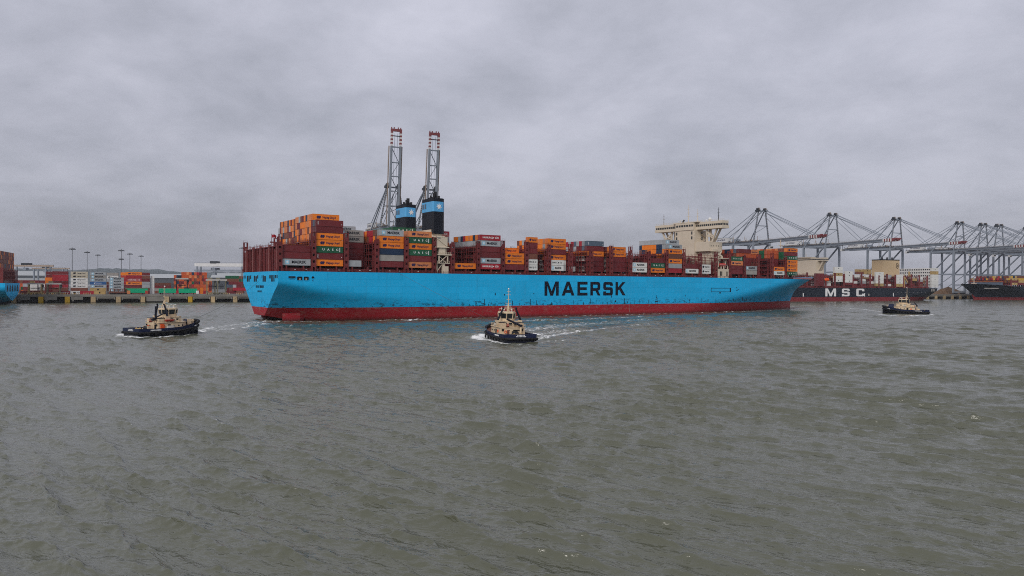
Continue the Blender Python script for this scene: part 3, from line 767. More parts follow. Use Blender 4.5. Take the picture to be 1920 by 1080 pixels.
# lashing bridges
BR = [0, 1, 2, 3, 4] + [4.68 + i for i in range(14)] + [18.56 + i for i in range(5)]
TB = 24.4; TH = 2.9                                      # first tier of containers, tier height
def bridge_mesh(rail, tower, lev, width=BEAM, dense=False):
    m = MB(); r0 = random.Random(3)
    y0, y1 = VC - width / 2, VC + width / 2
    n = 23
    for i in range(n + 1):
        y = y0 + 1.4 + (width - 2.8) * i / n
        for x in (-.72, .72):
            if (i * 7 + int(x > 0) * 3) % 5 == 4: continue
            m.box(x - .11, x + .11, y - .12, y + .12, DECK - .1, rail - .9, 'oxide')
        if dense: m.box(-.5, .5, y + .5, y + 1.5, DECK - .1, rail - 1.2 - (i % 3) * .5, 'oxide')
        if i % 4 == 1:
            m.box(-.62, .62, y - .5, y + .5, DECK - .1, rail - 1.0 - (i % 3) * 2.9, 'oxide')
    for k in range(lev):
        z = TB + TH * k + .1
        if z > rail - 1: break
        m.box(-.8, .8, y0 + .2, y1 - .2, z - .16, z + .02, 'oxide')
        for x in (-.78, .78):
            m.box(x - .03, x + .03, y0 + .3, y1 - .3, z + .98, z + 1.06, 'oxide')
    m.box(-.8, .8, y0 + .2, y1 - .2, rail - 1.2, rail - .9, 'oxide')
    for x in (-.75, .75): m.box(x - .035, x + .035, y0 + .3, y1 - .3, rail - .08, rail, 'oxide')
    for i in range(n * 2):
        y = y0 + .6 + (width - 1.2) * i / (2 * n - 1)
        x = -.75 if i % 2 else .75
        m.box(x - .05, x + .05, y - .05, y + .05, rail - .95, rail + r0.choice([0, .1, .5, .9]), 'oxide')
    for i in range(6):
        y = y0 + 4 + i * (width - 8) / 5.3
        m.beam((-.5, y, TB), (-.5, y + 2.3, TB + 2.7), .18, .18, 'oxide'); m.beam((.5, y + 2.3, TB + 2.9), (.5, y, TB + 5.6), .18, .18, 'oxide')
    return m.mesh('lashing_bridge')
def tower_mesh(top):
    m = MB()
    for y in (.35, 1.5):
        for x in (-.78, .78): m.box(x - .22, x + .22, y - .16, y + .16, DECK - .1, top, 'oxide')
    z = DECK + 2.0
    while z < top - 1:
        m.box(-.78, .78, .27, .41, z, z + 1.75, 'oxide'); m.box(-.78, .78, 1.4, 1.55, z - .1, z + 1.0, 'oxide'); z += TH
    m.box(-.95, .95, .15, 1.7, top - .25, top, 'oxide')
    for x in (-.9, .9): m.box(x - .04, x + .04, .2, .28, top, top + .9, 'oxide')
    m.box(-.95, .95, .2, .26, top + .85, top + .92, 'oxide')
    # splayed foot
    for s in (-1, 1): m.beam((s * .8, .6, DECK + 2.2), (s * 1.7, .6, DECK - .1), .3, .3, 'oxide')
    return m.mesh('end_tower')
bm_a = bridge_mesh(36.2, 39.1, 6); bm_b = bridge_mesh(33.6, 36, 0, BEAM, True); tw_a = tower_mesh(39.1); tw_b = tower_mesh(36.4)
tw_m = [tower_mesh(h) for h in (36.6, 39.1, 38.2)]
for k, idx in enumerate([-.99] + BR):
    first = k == 0
    wd = bm_a
    u = idx * PL
    if first: wd = bm_b
    if idx > 20:
        bwid = min(BEAM, 2 * blue_half(u, DECK) - .4)
        wd = bridge_mesh(35.5 if idx > 21 else 36.2, 38, 6, bwid)
    b = obj('lashing_bridge', wd, ship, (u, 0, 0))
    yo = 0 if idx < 20 else VC - min(BEAM, 2 * blue_half(u, DECK) - .4) / 2
    t1 = obj('end_tower', tw_b if first else tw_m[1 if idx in (0, 12.68, 7.68, 11.68) else (k * 5) % 3], b, (0, yo, 0))
    t2 = obj('end_tower', t1.data, b, (0, BEAM - yo, 0)); t2.scale = (1, -1, 1)
# tall guide posts along the stern
sg = MB()
for y in (3.5, 15, 29, 42, 54):
    sg.box(-15.25, -14.3, y - .45, y + .45, DECK - .1, 33.4, mat('pink weathered oxide', (0.22, 0.085, 0.08), .6, .2, .3))
sg.build('stern_guide_posts', ship)

# engine casing, side tower
cs = MB(); C = 'ship cream'
cs.box(60.3, 68.0, 7, 51, DECK - .2, 40.5, C); cs.box(61.2, 67.4, 9, 49, 40.5, 43.5, C)
cs.build('engine_casing', ship)
tw = MB()
tw.box(59.6, 66.0, .6, 6.8, 34.7, 39.6, C); tw.box(59.2, 66.8, .2, 7, 34.3, 34.7, C)
tw.beam((60.2, .45, 38.8), (65.6, .45, 35.2), .35, .35, C); tw.box(60.2, 62.0, .42, .6, 38.7, 39.4, 'warm grey')
tw.box(61.6, 65.0, .8, 6.8, 31.2, 34.3, C); tw.box(60.6, 68.3, .1, 7, 30.7, 31.2, C)
tw.box(65.4, 66.6, 2.2, 6.8, 31.2, 34.3, C)
for x in (61.2, 65.9): tw.box(x, x + .5, .5, 1, 27, 30.7, C)
tw.beam((61.4, .6, 27), (65.9, .6, 30.7), .3, .3, C); tw.beam((65.9, 1.6, 27), (61.4, 1.6, 30.7), .3, .3, C)
tw.box(62, 65.4, 3, 6.8, 27, 30.7, 'dark'); tw.box(60.2, 67.2, .2, 7, 26.7, 27, C)
tw.box(63.4, 64.6, .6, 1.8, DECK - .1, 26.7, C); tw.box(64.6, 66.6, .5, 4, DECK - .1, 25.4, C); tw.box(59.8, 61.6, 2, 6.8, DECK - .1, 26.7, C)
tw.beam((60, 1, 22.2), (63.4, 1, 26.5), .3, .3, C)
for z, x0, x1 in ((40.6, 59.4, 66.4), (32.2, 60.8, 68.2), (28, 60.4, 67)):
    tw.box(x0, x1, .22, .3, z - .07, z, C); tw.box(x0, x1, .22, .3, z - .55, z - .5, C)
    for x in np.arange(x0, x1, 1.1): tw.box(x, x + .08, .22, .3, z - 1.1, z, C)
tw.build('casing_tower', ship)

# two funnels
def funnel(y0, y1, zt):
    x0, x1, ch = 61.6, 68.6, 1.5
    poly = [(x0 + ch * .4, y0), (x1 - ch, y0), (x1, y0 + ch), (x1, y1 - ch), (x1 - ch, y1), (x0 + ch * .4, y1), (x0, y1 - ch * .4), (x0, y0 + ch * .4)]
    f = MB(); f.prism(poly, 41.5, zt - 6.6, 'funnel black')
    f.prism(poly, zt - 1.7, zt, 'funnel black'); fo = f.build('funnel', ship)
    g = .06
    cx, cy = (x0 + x1) / 2, (y0 + y1) / 2
    big = [(cx + (x - cx) * 1.012, cy + (y - cy) * 1.008) for x, y in poly]
    MB().prism(big, zt - 6.6, zt - 1.7, 'funnel blue').build('funnel_band', fo)
    s = MB(); s.plate(star_poly(7, 1.75, .72, x0 + 3.4, zt - 4.15), y0 - .16, .1, 'lettering white'); s.build('star_emblem', fo)
    w = MB()
    for y in (cy + 1.0, cy + 3.4): w.box(x0 - .14, x0 - .03, y, y + 1.5, zt - 4.9, zt - 2.6, 'slate'); w.box(x0 - .12, x0 - .02, y, y + 1.5, zt - 9.0, zt - 7.4, 'dark')
    w.build('louvre', fo)
    for i, (dx_, dy_, r, h) in enumerate(((2, 3, .55, 2.6), (3.6, 4.4, .85, 3.6), (2.2, 6.4, .5, 1.8), (4.4, 2.2, .6, 1.4), (4.0, 7.6, 1.0, 1.2), (2.4, 9, .5, .9), (5.0, 5.8, .5, 1.6))):
        MB().tube((x0 + dx_, y0 + dy_, zt - .1), (x0 + dx_, y0 + dy_, zt + h), r, 'black', n=10).build('exhaust_pipe', fo)
funnel(7.6, 19.6, 59.0); funnel(38.2, 50.2, 58.6)

# bridge house
hs = MB()
X0, X1 = 262.0, 274.0
hs.box(X0, X1, 20.5, 37.5, DECK - .2, 53.6, C)
hs.box(X0 + .6, X1 + 1.0, 8.5, 20.5, 39.2, 45.3, C); hs.box(X0 + .6, X1 + 1.0, 37.5, 49.5, 39.2, 45.3, C)
hs.box(X0 + 3, X1, 8.8, 49.2, DECK - .2, 39.2, C)
hs.build('accommodation_block', ship)
def window_rows(rects):
    w = MB()
    for r in rects: w.box(*r, 'glass')
    return w
for y in (35.6, 22.3):
    for z in (47.4, 50.6): MB().box(X0 - .08, X0 - .02, y, y + 1.1, z, z + 2.0, 'glass').build('window', ship)
for z in (47.4, 50.6):
    MB().box(268.5, 269.8, 20.42, 20.48, z, z + 2.0, 'glass').build('window', ship)
for x in np.arange(264, 274, 2.4): MB().box(x, x + .5, 8.42, 8.48, 42.4, 43.1, 'glass').build('porthole', ship)
# outside stairs zigzag on the near side of the tower
sr = MB()
for k, z in enumerate((45.6, 48.2, 50.8)):
    a, b = (268.5, 273) if k % 2 == 0 else (273, 268.5)
    sr.beam((a, 19.9, z), (b, 19.9, z + 2.6), .9, .22, C); sr.beam((a, 19.5, z + 1.0), (b, 19.5, z + 3.6), .1, .1, C)
    sr.box(min(a, b) - 1.4, min(a, b), 19.3, 20.5, z + 2.5, z + 2.62, C)
sr.build('outside_stair', ship)
# wheelhouse with open wings
wh = MB()
wh.box(264.0, 270.5, -.6, 58.6, 53.7, 55.5, C); wh.box(264.2, 270.3, -.4, 58.4, 57.0, 58.6, C)
wh.box(264.25, 270.2, -.3, 58.3, 55.5, 57.0, 'ship cream')
wh.box(261.6, 264.3, 21.0, 37.0, 53.6, 58.3, C); wh.box(262.0, 271.6, 18, 40, 58.5, 59.0, C)
wh.build('wheelhouse', ship)
for i in range(34):
    y = -.2 + i * 1.715
    if 20.5 < y < 37.2: continue
    MB().box(264.14, 264.26, y, y + 1.32, 55.65, 56.85, 'glass').build('window', ship)
for i in range(7): MB().box(261.5, 261.62, 21.4 + i * 2.2, 23.0 + i * 2.2, 55.9, 57.2, 'glass').build('window', ship)
for i in range(4): MB().box(264.5 + i * 1.5, 265.6 + i * 1.5, -.36, -.28, 55.7, 56.8, 'glass').build('window', ship)
wr = MB()
for y in np.arange(-.3, 58.4, 1.6): wr.box(264.2, 264.28, y, y + .08, 58.6, 59.7, C)
wr.box(264.2, 264.28, -.4, 58.4, 59.62, 59.7, C); wr.box(264.2, 264.28, -.4, 58.4, 59.1, 59.16, C)
for x in np.arange(264.2, 270.4, 1.2): wr.box(x, x + .08, -.4, -.32, 58.6, 59.7, C)
tag(wr.build('roof_rail', ship), kind='stuff')
for s in (1, -1):
    b = MB(); Y = lambda y: VC - s * (VC - y)
    for a, c in (((266, 13.5, 53.7), (266, 13.0, 39.0)), ((269.5, 13.5, 53.7), (269.5, 13.0, 45)), ((266, 5.2, 53.7), (266, 11.0, 41)), ((269.5, 5.2, 53.7), (269.5, 10.5, 45)), ((266, 12.9, 52), (266, 8.2, 47.5)),
                 ((266, 13.2, 45.2), (266, 9.2, 45.2)), ((266, 13.4, 49.2), (266, 7.4, 49.2)), ((267.6, 9.0, 47.0), (267.6, 13.0, 53.2))):
        b.beam((a[0], Y(a[1]), a[2]), (c[0], Y(c[1]), c[2]), 1.0, 1.0, C)
    b.box(263.8, 271, min(Y(6.5), Y(14)), max(Y(6.5), Y(14)), 39.0, 40.6, C)
    b.build('wing_bracket', ship)
# masts and domes on the monkey island
def mast(x, y, z, h, arms, name='mast', m='ship cream'):
    t = MB(); t.tube((x, y, z), (x, y, z + h), .28, m, .1, 6)
    for dz, L in arms: t.box(x - .06, x + .06, y - L / 2, y + L / 2, z + dz, z + dz + .12, m); t.box(x - L / 2, x + L / 2, y - .06, y + .06, z + dz, z + dz + .12, m)
    return t.build(name, ship)
mast(266, 52, 58.6, 8.0, ((4.2, 2.2), (6.4, 1.4)), m='warm grey'); mast(266, 29.5, 59, 12, ((4, 3.4), (6.5, 2.8), (9, 2.0))); mast(266, 21.5, 59, 8.6, ((3.4, 2.2), (5.4, 1.6)))
mast(266, 4.2, 58.6, 8.6, ((3, 1.8), (5, 2.2), (7.4, 1.6)), m='black')
dm = MB(); dm.tube((267, 12, 58.6), (267, 12, 59.4), .4, 'white'); dm.sphere((267, 12, 60.3), 1.1, 'white'); dm.build('radome', ship)
dm = MB(); dm.tube((267, 15, 58.6), (267, 15, 59.2), .25, 'white'); dm.sphere((267, 15, 59.7), .6, 'white'); dm.build('radome', ship)
rs = MB(); rs.tube((266, 36.5, 59), (266, 36.5, 60.4), .3, C); rs.beam((266, 38.6, 60.5), (266, 34.4, 60.9), .4, .4, 'white'); rs.build('radar_scanner', ship)
sl = MB(); sl.box(265, 266, 33.4, 34.2, 59, 60, 'black'); sl.beam((265.5, 33.8, 59.8), (265.5, 32.8, 61.0), .8, .8, 'black'); sl.build('searchlight', ship)

# embarkation house at the side, davit above it
eb = MB(); eb.box(260.8, 271.6, .3, 8, DECK - .1, 27.6, C)
for x in (263.2, 264.5): eb.box(x, x + .8, .22, .28, 23.2, 26.0, 'dark')
eb.box(269.4, 270.4, .22, .28, 23.0, 26.0, 'dark')
for x in (261, 264.5, 267, 270.8): eb.box(x, x + .4, .4, .9, 27.6, 28.6 + (x % 2), C)
eb.box(260.8, 271.8, .1, 7, 34.0, 34.4, C); eb.box(261.6, 262.4, 3, 4, 27.6, 34, C); eb.box(270.4, 271.2, 3, 4, 27.6, 34, C)
eb.build('embarkation_house', ship)
dv = MB()
for x in (262.8, 269.6): dv.beam((x, 1.4, 28.6), (x + .8, 1.6, 33.4), .45, .45, C)
dv.beam((261.5, 2, 37.4), (266.2, 1.8, 35.8), 1.2, 1.0, C); dv.beam((266.2, 1.8, 35.8), (266.6, 1.8, 34.4), 1.2, 1.2, C); dv.beam((262.5, 2.2, 34.4), (266.4, 1.8, 38.6), .5, .5, C)
dv.build('davit', ship)
fm = MB(); fm.tube((365, VC, DECK), (365, VC, 51.5), .55, C, .3, 8); fm.box(364.2, 365.8, VC - 1.6, VC + 1.6, 47, 47.3, C); fm.box(364.6, 365.4, VC - 1.2, VC + 1.2, 49.4, 49.6, C)
fm.beam((362, VC, DECK), (364.8, VC, 44), .4, .4, C); fm.build('foremast', ship)
bw = MB(); bw.box(353, 356, VC - 5, VC + 8, DECK - .5, 25, 'slate'); bw.box(358, 361, VC - 6, VC + 4, DECK - .5, 24.6, 'white'); bw.build('anchor_winch', ship)
spk = MB(); spk.box(346.8, 348.2, 7.5, 9.2, DECK - .4, 36.2, 'black'); spk.build('forward_guide_post', ship)
fl = MB(); fl.tube((-10, 29, 33), (-10, 29, 39.4), .12, 'oxide', n=6); fl.box(-10.8, -9.2, 28.9, 29.1, 35.2, 35.8, 'oxide')
fl.build('flagpole', ship)
fg = MB(); fg.add([(-10, 28.9, 38.9), (-8.9, 28.6, 39.1), (-7.9, 29.1, 38.6), (-10, 28.9, 37.5), (-9.0, 28.7, 37.7), (-8.0, 29.1, 37.3)], [(0, 1, 4, 3), (1, 2, 5, 4), (3, 4, 1, 0), (4, 5, 2, 1)], 'crimson')
tag(fg.build('flag', None), 'small red flag flying from the stern pole of the blue ship', 'flag')
bpy.data.objects['flag'].matrix_world = Matrix.Translation((SO[0], SO[1], 0)) @ Matrix.Rotation(STH, 4, 'Z')

# lifeboat hung under the davit
lb = empty('lifeboat', shp(267, 1.6, 29.2), STH, 'red enclosed lifeboat hanging above the cream house on the blue ship', 'lifeboat')
b = MB(); P = [(-3.6, 0), (-3.0, -1.1), (2.6, -1.2), (3.8, 0), (2.6, 1.2), (-3.0, 1.1)]
b.prism([(x * .75, y * .6) for x, y in P], 0, .9, 'red', P); b.build('hull', lb)
MB().prism(P, .9, 2.0, 'red', [(x * .7, y * .55) for x, y in P]).build('canopy', lb)
MB().box(-3.7, 3.8, -1.28, -1.2, .8, 1.0, 'white').build('rubbing_strake', lb)
# ------------------------------------------------------------------ shipping containers: gathered first, the 300 that show most become objects of their own
STYLE = {  # code: (material, mark, words)
 'H': ('orange', 'hl', 'orange container with navy lettering'), 'q': ('rust orange', None, 'rust orange container'), 'h': ('salmon', 'hl', 'faded orange container with navy lettering'),
 'o': ('orange', None, 'plain orange container'), 'B': ('maroon', None, 'plain maroon container'), 'b': ('maroon', 'tick', 'maroon container with white corner marks'),
 'T': ('brown', None, 'brown container'), 'M': ('grey', 'mk', 'grey container with dark capitals'), 'V': ('warm grey', 'mk', 'brownish grey container with dark capitals'),
 'm': ('white', 'mk', 'white container with dark capitals'), 'G': ('green', 'ua', 'dark green container with white capitals'), 'e': ('green', None, 'dark green container'),
 'S': ('crimson', 'hs', 'crimson container with white lettering'), 'R': ('crimson', None, 'plain crimson container'), 'r': ('red', None, 'bright red container'),
 'N': ('navy', None, 'navy blue container'), 'n': ('blue', 'cm', 'blue container with white script'), 'g': ('grey', None, 'plain grey container'), 'w': ('warm grey', None, 'plain brownish grey container'),
 'O': ('white', 'hd', 'white container with dark lettering'), 'L': ('white', 'hk', 'white container with black lettering'), 'W': ('white', 'sq', 'white container with small dark emblem'),
 'Y': ('tan', 'sq', 'tan container with small dark emblem'), 'y': ('yellow', None, 'yellow container'), 'C': ('cream', 'hk', 'cream container with black lettering'), 'K': ('slate', 'tick', 'slate blue container'),
 'D': ('bright green', None, 'bright green container'), 'x': ('white', None, 'plain white container'),
}
CONS = []
def add_con(pos, rz, code, label, group, L=12.19, Hc=2.82, W=2.40, end=-1):
    """pos: middle of the underside; the side carrying the lettering faces local -y"""
    CONS.append(dict(pos=Vector(pos), rz=rz, code=code, label=label, group=group, L=L, H=Hc, W=W, end=end))

PAL_MIX = 'HHoooTBBTNGRg'
def pick(rnd, pal): return rnd.choice(pal)
SHIPG = 'containers stacked on the blue ship'
BAYS = {}
def bay(idx, num, near, inner=(), th=2.9, nearL=12.19):
    """near: codes of the outer stack from the bottom. inner: (first row, last row, codes or (count, palette), drop)"""
    rnd = random.Random(int(idx * 100) + 5)
    uc = (idx + .5) * PL
    def put(row, tier, code, L=12.19, drop=0.0):
        y = .95 + 1.22 + row * 2.455
        if idx > 20 and not .8 < y - (VC - blue_half(uc + 6, DECK)): return
        if idx > 20 and y > VC + blue_half(uc + 6, DECK) - 1.5: return
        x = uc - (12.19 - L) / 2
        z = TB + tier * th - drop
        desc = STYLE[code][2]
        t_, b_ = ORD[tier], ORD[num]
        if row == 0: lab = f'{desc}, {t_} tier of outer stack, {b_} bay from blue stern'
        else: lab = f"{desc.split(' with ')[0]}, {t_} tier, {ORD[row]} stack inboard, {b_} bay from blue stern"
        add_con(shp(x, y, z), STH, code, lab, SHIPG, L, th - .13)
    for k, c in enumerate(near): put(0, k, c, nearL)
    for (r0, r1, spec, *rest) in inner:
        drop = rest[0] if rest else 0
        for row in range(r0, r1 + 1):
            codes = spec if isinstance(spec, str) else [pick(rnd, p) for p in spec]
            for k, c in enumerate(codes): put(row, k, c, 12.19, drop if k > 3 else 0)
MIX, RED_, GRY = 'HHooohTBBTg', 'BBBT', 'gMgNKRo'
ORG = 'hhohhohTBBTTohNg'
bay(-1, 0, 'MBB', [(1, 22, [RED_] * 3)])
bay(0, 1, 'HbGHHBb', [(1, 1, 'HBGHBBK'), (2, 2, 'BBBBBBBH'), (3, 10, [ORG] * 8), (11, 11, [ORG] * 7 + ['h']), (12, 21, [ORG] * 8, .55), (22, 22, [ORG] * 7, .55)])
bay(1, 2, 'g', [(5, 8, 'BBBBVV'), (9, 22, ['B', 'B', 'B', 'B', 'V', 'V', 'M'], .4)], nearL=6.06)
bay(2, 3, 'BwNHHM', [(1, 14, [RED_] * 4 + ['HTR', 'oTSg']), (15, 22, [RED_] * 5)])
bay(3, 4, 'hBGHGh', [(1, 6, [RED_] * 3 + [MIX] * 2 + ['h']), (7, 16, [RED_] * 5 + ['T', 'G']), (17, 22, [RED_] * 5)])
bay(4.68, 5, 'H', [(7, 10, [RED_] * 1), (11, 22, ['B', 'B', 'B', 'B', 'h', 'M', 'S'])])
bay(5.68, 6, 'SMBBMS', [(1, 10, [RED_] * 4 + ['gggM', 'ooRNgo']), (11, 22, [RED_] * 2)])
bay(6.68, 7, 'BHH', [(1, 1, 'BHH'), (2, 4, 'BBBH'), (5, 22, [RED_] * 2)])
bay(7.68, 8, 'OOTBBH', [(4, 22, ['xBT', 'mBT', 'B'])], nearL=6.06)
bay(8.68, 9, 'mO', [(1, 1, 'mmHBHH'), (2, 12, ['mxB', 'mxB', 'BTo', 'Bo', MIX, MIX]), (13, 22, ['mB', 'B', 'B', 'B'])], nearL=8.8)
bay(9.68, 10, '', [(5, 22, ['xmx', 'xmB', 'B'])])
bay(10.68, 11, '', [(2, 2, 'BBBHBK'), (3, 14, ['xxm', 'xmB', 'xmB', 'oH', 'gBK', 'gRKgR']), (15, 22, ['B', 'B', 'B', 'o'])])
bay(11.68, 12, '', [(1, 1, 'BBBHH'), (2, 14, ['xmB', 'xmg', 'Bx', 'o', 'oB']), (15, 22, ['xB', 'B', 'B'])])
bay(12.68, 13, 'mm', [(5, 22, ['xB', 'xB', 'B'])])
bay(13.68, 14, 'HGB', [(4, 22, [RED_] * 3)])
bay(14.68, 15, 'RgHTHM', [(1, 1, 'RgHTHMM'), (2, 3, ['B', 'B', 'T', 'oB', 'oN', 'N', 'g']), (4, 9, ['B', 'B', 'B', 'B', 'ooNT', 'oNTo', 'gg']), (10, 22, [RED_] * 3)])
bay(15.68, 16, 'mB', [(4, 22, [RED_] * 2)])
bay(16.68, 17, 'LL', [(5, 22, [RED_] * 2)], nearL=8.8)
bay(18.56, 18, 'BBhG', [(3, 7, [RED_] * 4), (8, 20, [RED_] * 4 + ['T', 'hTT'])])
bay(19.56, 19, 'wM', [(2, 22, [RED_] * 4 + ['BTeqT', 'qTNBK'])], th=2.85)
bay(20.56, 20, '', [(4, 22, [RED_] * 4 + ['eTqB', 'hTqT'])], th=2.85)
bay(21.56, 21, 'mH', [(2, 22, ['RB', 'B', 'B', 'B', 'KeqBeNT', 'eTeqTe'])], th=2.85)
bay(22.56, 22, 'GHHHGBH', [(1, 22, ['G', 'R', 'B', 'B', 'e', 'eBT', 'Tqh'])], th=2.7)

# ------------------------------------------------------------------ containers on the quay
YARDG = 'containers stacked in the yard'
GZ = 6.6
def yard_stack(px0, px1, ytop, w, codes, words, group=YARDG, H=None, n_deep=1, L=None):
    """codes from the top; the stack stands on the yard and its top shows at ytop"""
    ta = tq(px0, w, 20); tb = tq(px1, w, 20)
    L = L or (tb - ta); zt = None
    p = qy((ta + tb) / 2, w, 0); lo, hi = 0, 120
    for _ in range(40):
        mz = (lo + hi) / 2
        if -to_px((p.x, p.y, mz))[1] < -ytop: lo = mz
        else: hi = mz
    h = H or (lo - GZ) / len(codes)
    n = len(codes)
    for k, c in enumerate(codes):
        where = 'on top' if k == 0 else (f'{ORD[k]} from the top' if k else '')
        add_con(qy((ta + tb) / 2, w + 1.2, GZ + h * (n - 1 - k)), QTH, c, f"{STYLE[c][2]} {where} of the {words}", group, L, h - .13, end=1)
yard_stack(98, 128, 508.5, 26, 'BRRBRTT', 'red yard stack')
yard_stack(87, 98, 520, 30, 'ooBBB', 'short orange stack', L=6.06)
yard_stack(86, 100, 508.8, 44, 'BBTTTBB', 'tall maroon stack')
yard_stack(132.5, 164.5, 509, 26, 'CCLLLTL', 'all cream yard stack')
yard_stack(168.5, 199, 510, 26, 'MVMnMYT', 'grey yard stack')
yard_stack(204, 232, 520, 24, 'MMMMMT', 'low grey stack')
yard_stack(200, 222, 511, 42, 'wLgTBTw', 'rear pale stack')
yard_stack(236, 266, 510, 24, 'HRSHBTT', 'orange red stack')
yard_stack(229, 238, 510.5, 40, 'orRRBBB', 'narrow rear stack', L=6.06)
yard_stack(266, 281, 511, 44, 'BTBggTB', 'brown grey rear stack')
yard_stack(283, 288.5, 517, 46, 'xxxxxx', 'slim white yard stack', L=3.0)
yard_stack(290, 321, 530, 72, 'TBwT', 'low brown row', L=14)
yard_stack(176, 198, 541, 14, 'Y', 'single row near the quay edge', H=2.9)
yard_stack(109, 131, 540.5, 14, 'S', 'single row behind the yellow bollards', H=2.9)
yard_stack(150, 176, 540.5, 14, 'R', 'single crimson row by the quay edge', H=2.9)
yard_stack(38, 60, 541, 16, 'B', 'single maroon row next to the blue stern', H=2.9)
yard_stack(63, 76, 541, 17, 'T', 'single brown row next to the blue stern', H=2.9)
yard_stack(55, 70, 533, 36, 'xxT', 'low white row', H=2.9)
yard_stack(71, 86, 533, 37, 'xgT', 'low two tone row', H=2.9)
for k, (a, b, yt) in enumerate(((234.5, 277, 538), (297.5, 330.5, 538.5), (334.5, 370, 538.5))):
    lab = ('beneath the orange and red stack', 'between the slim white stack and the mast', 'below the great orange block')[k]
    ta, tb = tq(a, 10, 10), tq(b, 10, 10)
    add_con(qy((ta + tb) / 2, 11.4, GZ + 1.0), QTH, 'D', f'long bright green container {lab}', 'green containers along the quay', tb - ta, 4.0, end=1)
# great block of orange and maroon ends
rnd = random.Random(21)
for c in range(15):
    px = 326 + c * 4.75
    n = 7 if 2 < c < 13 else 6
    if c > 12: n = 5
    for k in range(n):
        code = rnd.choice('qqqqqhqTBBBTNR') if not (c == 7 and k == 3) else 'e'
        t = tq(px, 62, 20)
        add_con(qy(t + 1.2, 63 + 6, GZ + 2.85 * k), QTH + pi / 2 + pi, code, f"{STYLE[code][2].split(' with ')[0]}, {ORD[k]} tier, {ORD[c]} column of the great orange yard block", 'great block of containers in the yard', 12.19, 2.8, end=1)
for c in range(4):                    # a lower block in front of it, at its foot
    for k in range(4):
        code = rnd.choice('qqqoBTR'); t = tq(376 + c * 5, 40, 20)
        add_con(qy(t + 1.2, 46, GZ + 2.85 * k), QTH + pi / 2 + pi, code, f"{STYLE[code][2].split(' with ')[0]}, {ORD[k]} tier, {ORD[c]} column of the small block before it", 'great block of containers in the yard', 12.19, 2.8, end=1)
# scattered low stacks further back on both sides
for c in range(40):
    px = rnd.uniform(36, 88) if c < 26 else rnd.uniform(434, 456)
    w = rnd.uniform(55, 160); t = tq(px, w, 10); n = rnd.randint(2, 4) if c < 26 else rnd.randint(3, 6)
    for k in range(n):
        add_con(qy(t, w, GZ + 2.85 * k), QTH, rnd.choice('BTqgNBTRBKe'), 'x', 'far', 12.19 if rnd.random() < .6 else 6.06, 2.8, end=1)
# ------------------------------------------------------------------ moored ships (forward = against the quay direction, near side y = 0, far side y = -beam)
def moored_half(L, beam, ts_top, deck, bowfull, knuckle=9.0, sl=1.5):
    H_ = beam / 2
    def half(u, z):
        h = H_
        if u < 90:
            zf = interp(u, [0, 20, 60, 90], [knuckle + 4, knuckle, knuckle * .5, 0]); s_ = interp(u, [0, 20, 60, 90], [sl, sl * .55, sl * .2, 0])
            if z < zf: h = H_ - s_ * (zf - z)
        ts_ = interp(z, [0, 6, 12, deck, deck + 4], [L - 24, L - 22, L - 14, L - 3, L]); t0 = interp(z, [0, 6, deck], [L - 150, L - 130, L - bowfull])
        if u > t0: h = H_ * max(0, 1 - ((u - t0) / (ts_ - t0)) ** 2.1) if u < ts_ else 0
        return max(0, h)
    return half
def moored_bot(L, deck, z0): return lambda u: interp(u, [0, 8, 14, L - 24.5, L - 24, L - 22, L - 14, L - 3, L], [z0, 1.5, -3, -3, 0, 6, 12, deck, deck + 4])
def rack(parent, u, beam, deck, top, m='oxide'):
    mb = MB(); n = 20
    for i in range(n + 1):
        y = -.8 - (beam - 1.6) * i / n
        for x in (-.7, .7): mb.box(x - .14, x + .14, y - .16, y + .16, deck - .2, top - (0 if i % 3 else .9), m)
    z = deck + 2.6
    while z < top: mb.box(-.85, .85, -beam + .6, -.4, z, z + .22, m); z += 2.9
    mb.box(-.9, .9, -1.4, -.3, deck, top + 1.2, m)
    return obj('lashing_bridge', mb.mesh('lashing_bridge'), parent, (u, 0, 0))

# black ship behind the bow
TS, WN, BM = 844.0, -75.0, 59.0
msc = empty('container_ship', qy(TS, WN, 0), QTH + pi, 'black container ship with white capitals moored behind the blue bow', 'ship')
mh_ = moored_half(396, BM, 0, 15.5, 70)
lv2 = [-3, 0, 2, 4.6, 6.5, 9, 12, 15.5]
us = list(np.linspace(0, 90, 14)) + list(np.linspace(120, 240, 4)) + list(np.linspace(250, 396, 24))
obj('hull', hull_mesh(us, mh_, lv2, 4.6, moored_bot(396, 15.5, 4.7), ('msc black', 'boot red', 'oxide'), -BM / 2, lambda u: 15.5 + 4 * smooth(330, 396, u)), msc)
def mu(px, z=15, w=WN): return TS - tq(px, w, z)
for ch, p0, p1 in (('M', 1547.5, 1567.5), ('S', 1578.5, 1593), ('C', 1605.5, 1620.5)):
    (c_, x0, polys, hole), = block_letters(ch, 9.0, 0)[0]; ua, ub = mu(p0, 10), mu(p1, 10); w_ = max(a for p in polys for a, b in p)
    k = (ua - ub) / w_
    polys = [[(a * k, b) for a, b in p] for p in polys]
    o = obj('lettering', letter_mesh(polys, None, -.03, .06, 'lettering white'), msc, (ua, 0, 5.6)); o.rotation_euler = (0, 0, pi)
mk2 = MB()
for px in (1506, 1621, 1675): u = mu(px, 7); mk2.box(u - .7, u + .7, .03, .09, 5.4, 9.2, 'lettering white')
u = mu(1629, 8); mk2.box(u - 1, u + 1, .03, .09, 6, 8.6, 'warm grey')
tag(mk2.build('hull_marks', msc), kind='stuff')
pt = MB()
for px in (1747, 1751): u = mu(px, 13); pt.box(u - 1.2, u + 1.2, .02, .12, 11.5, 14.6, 'warm grey')
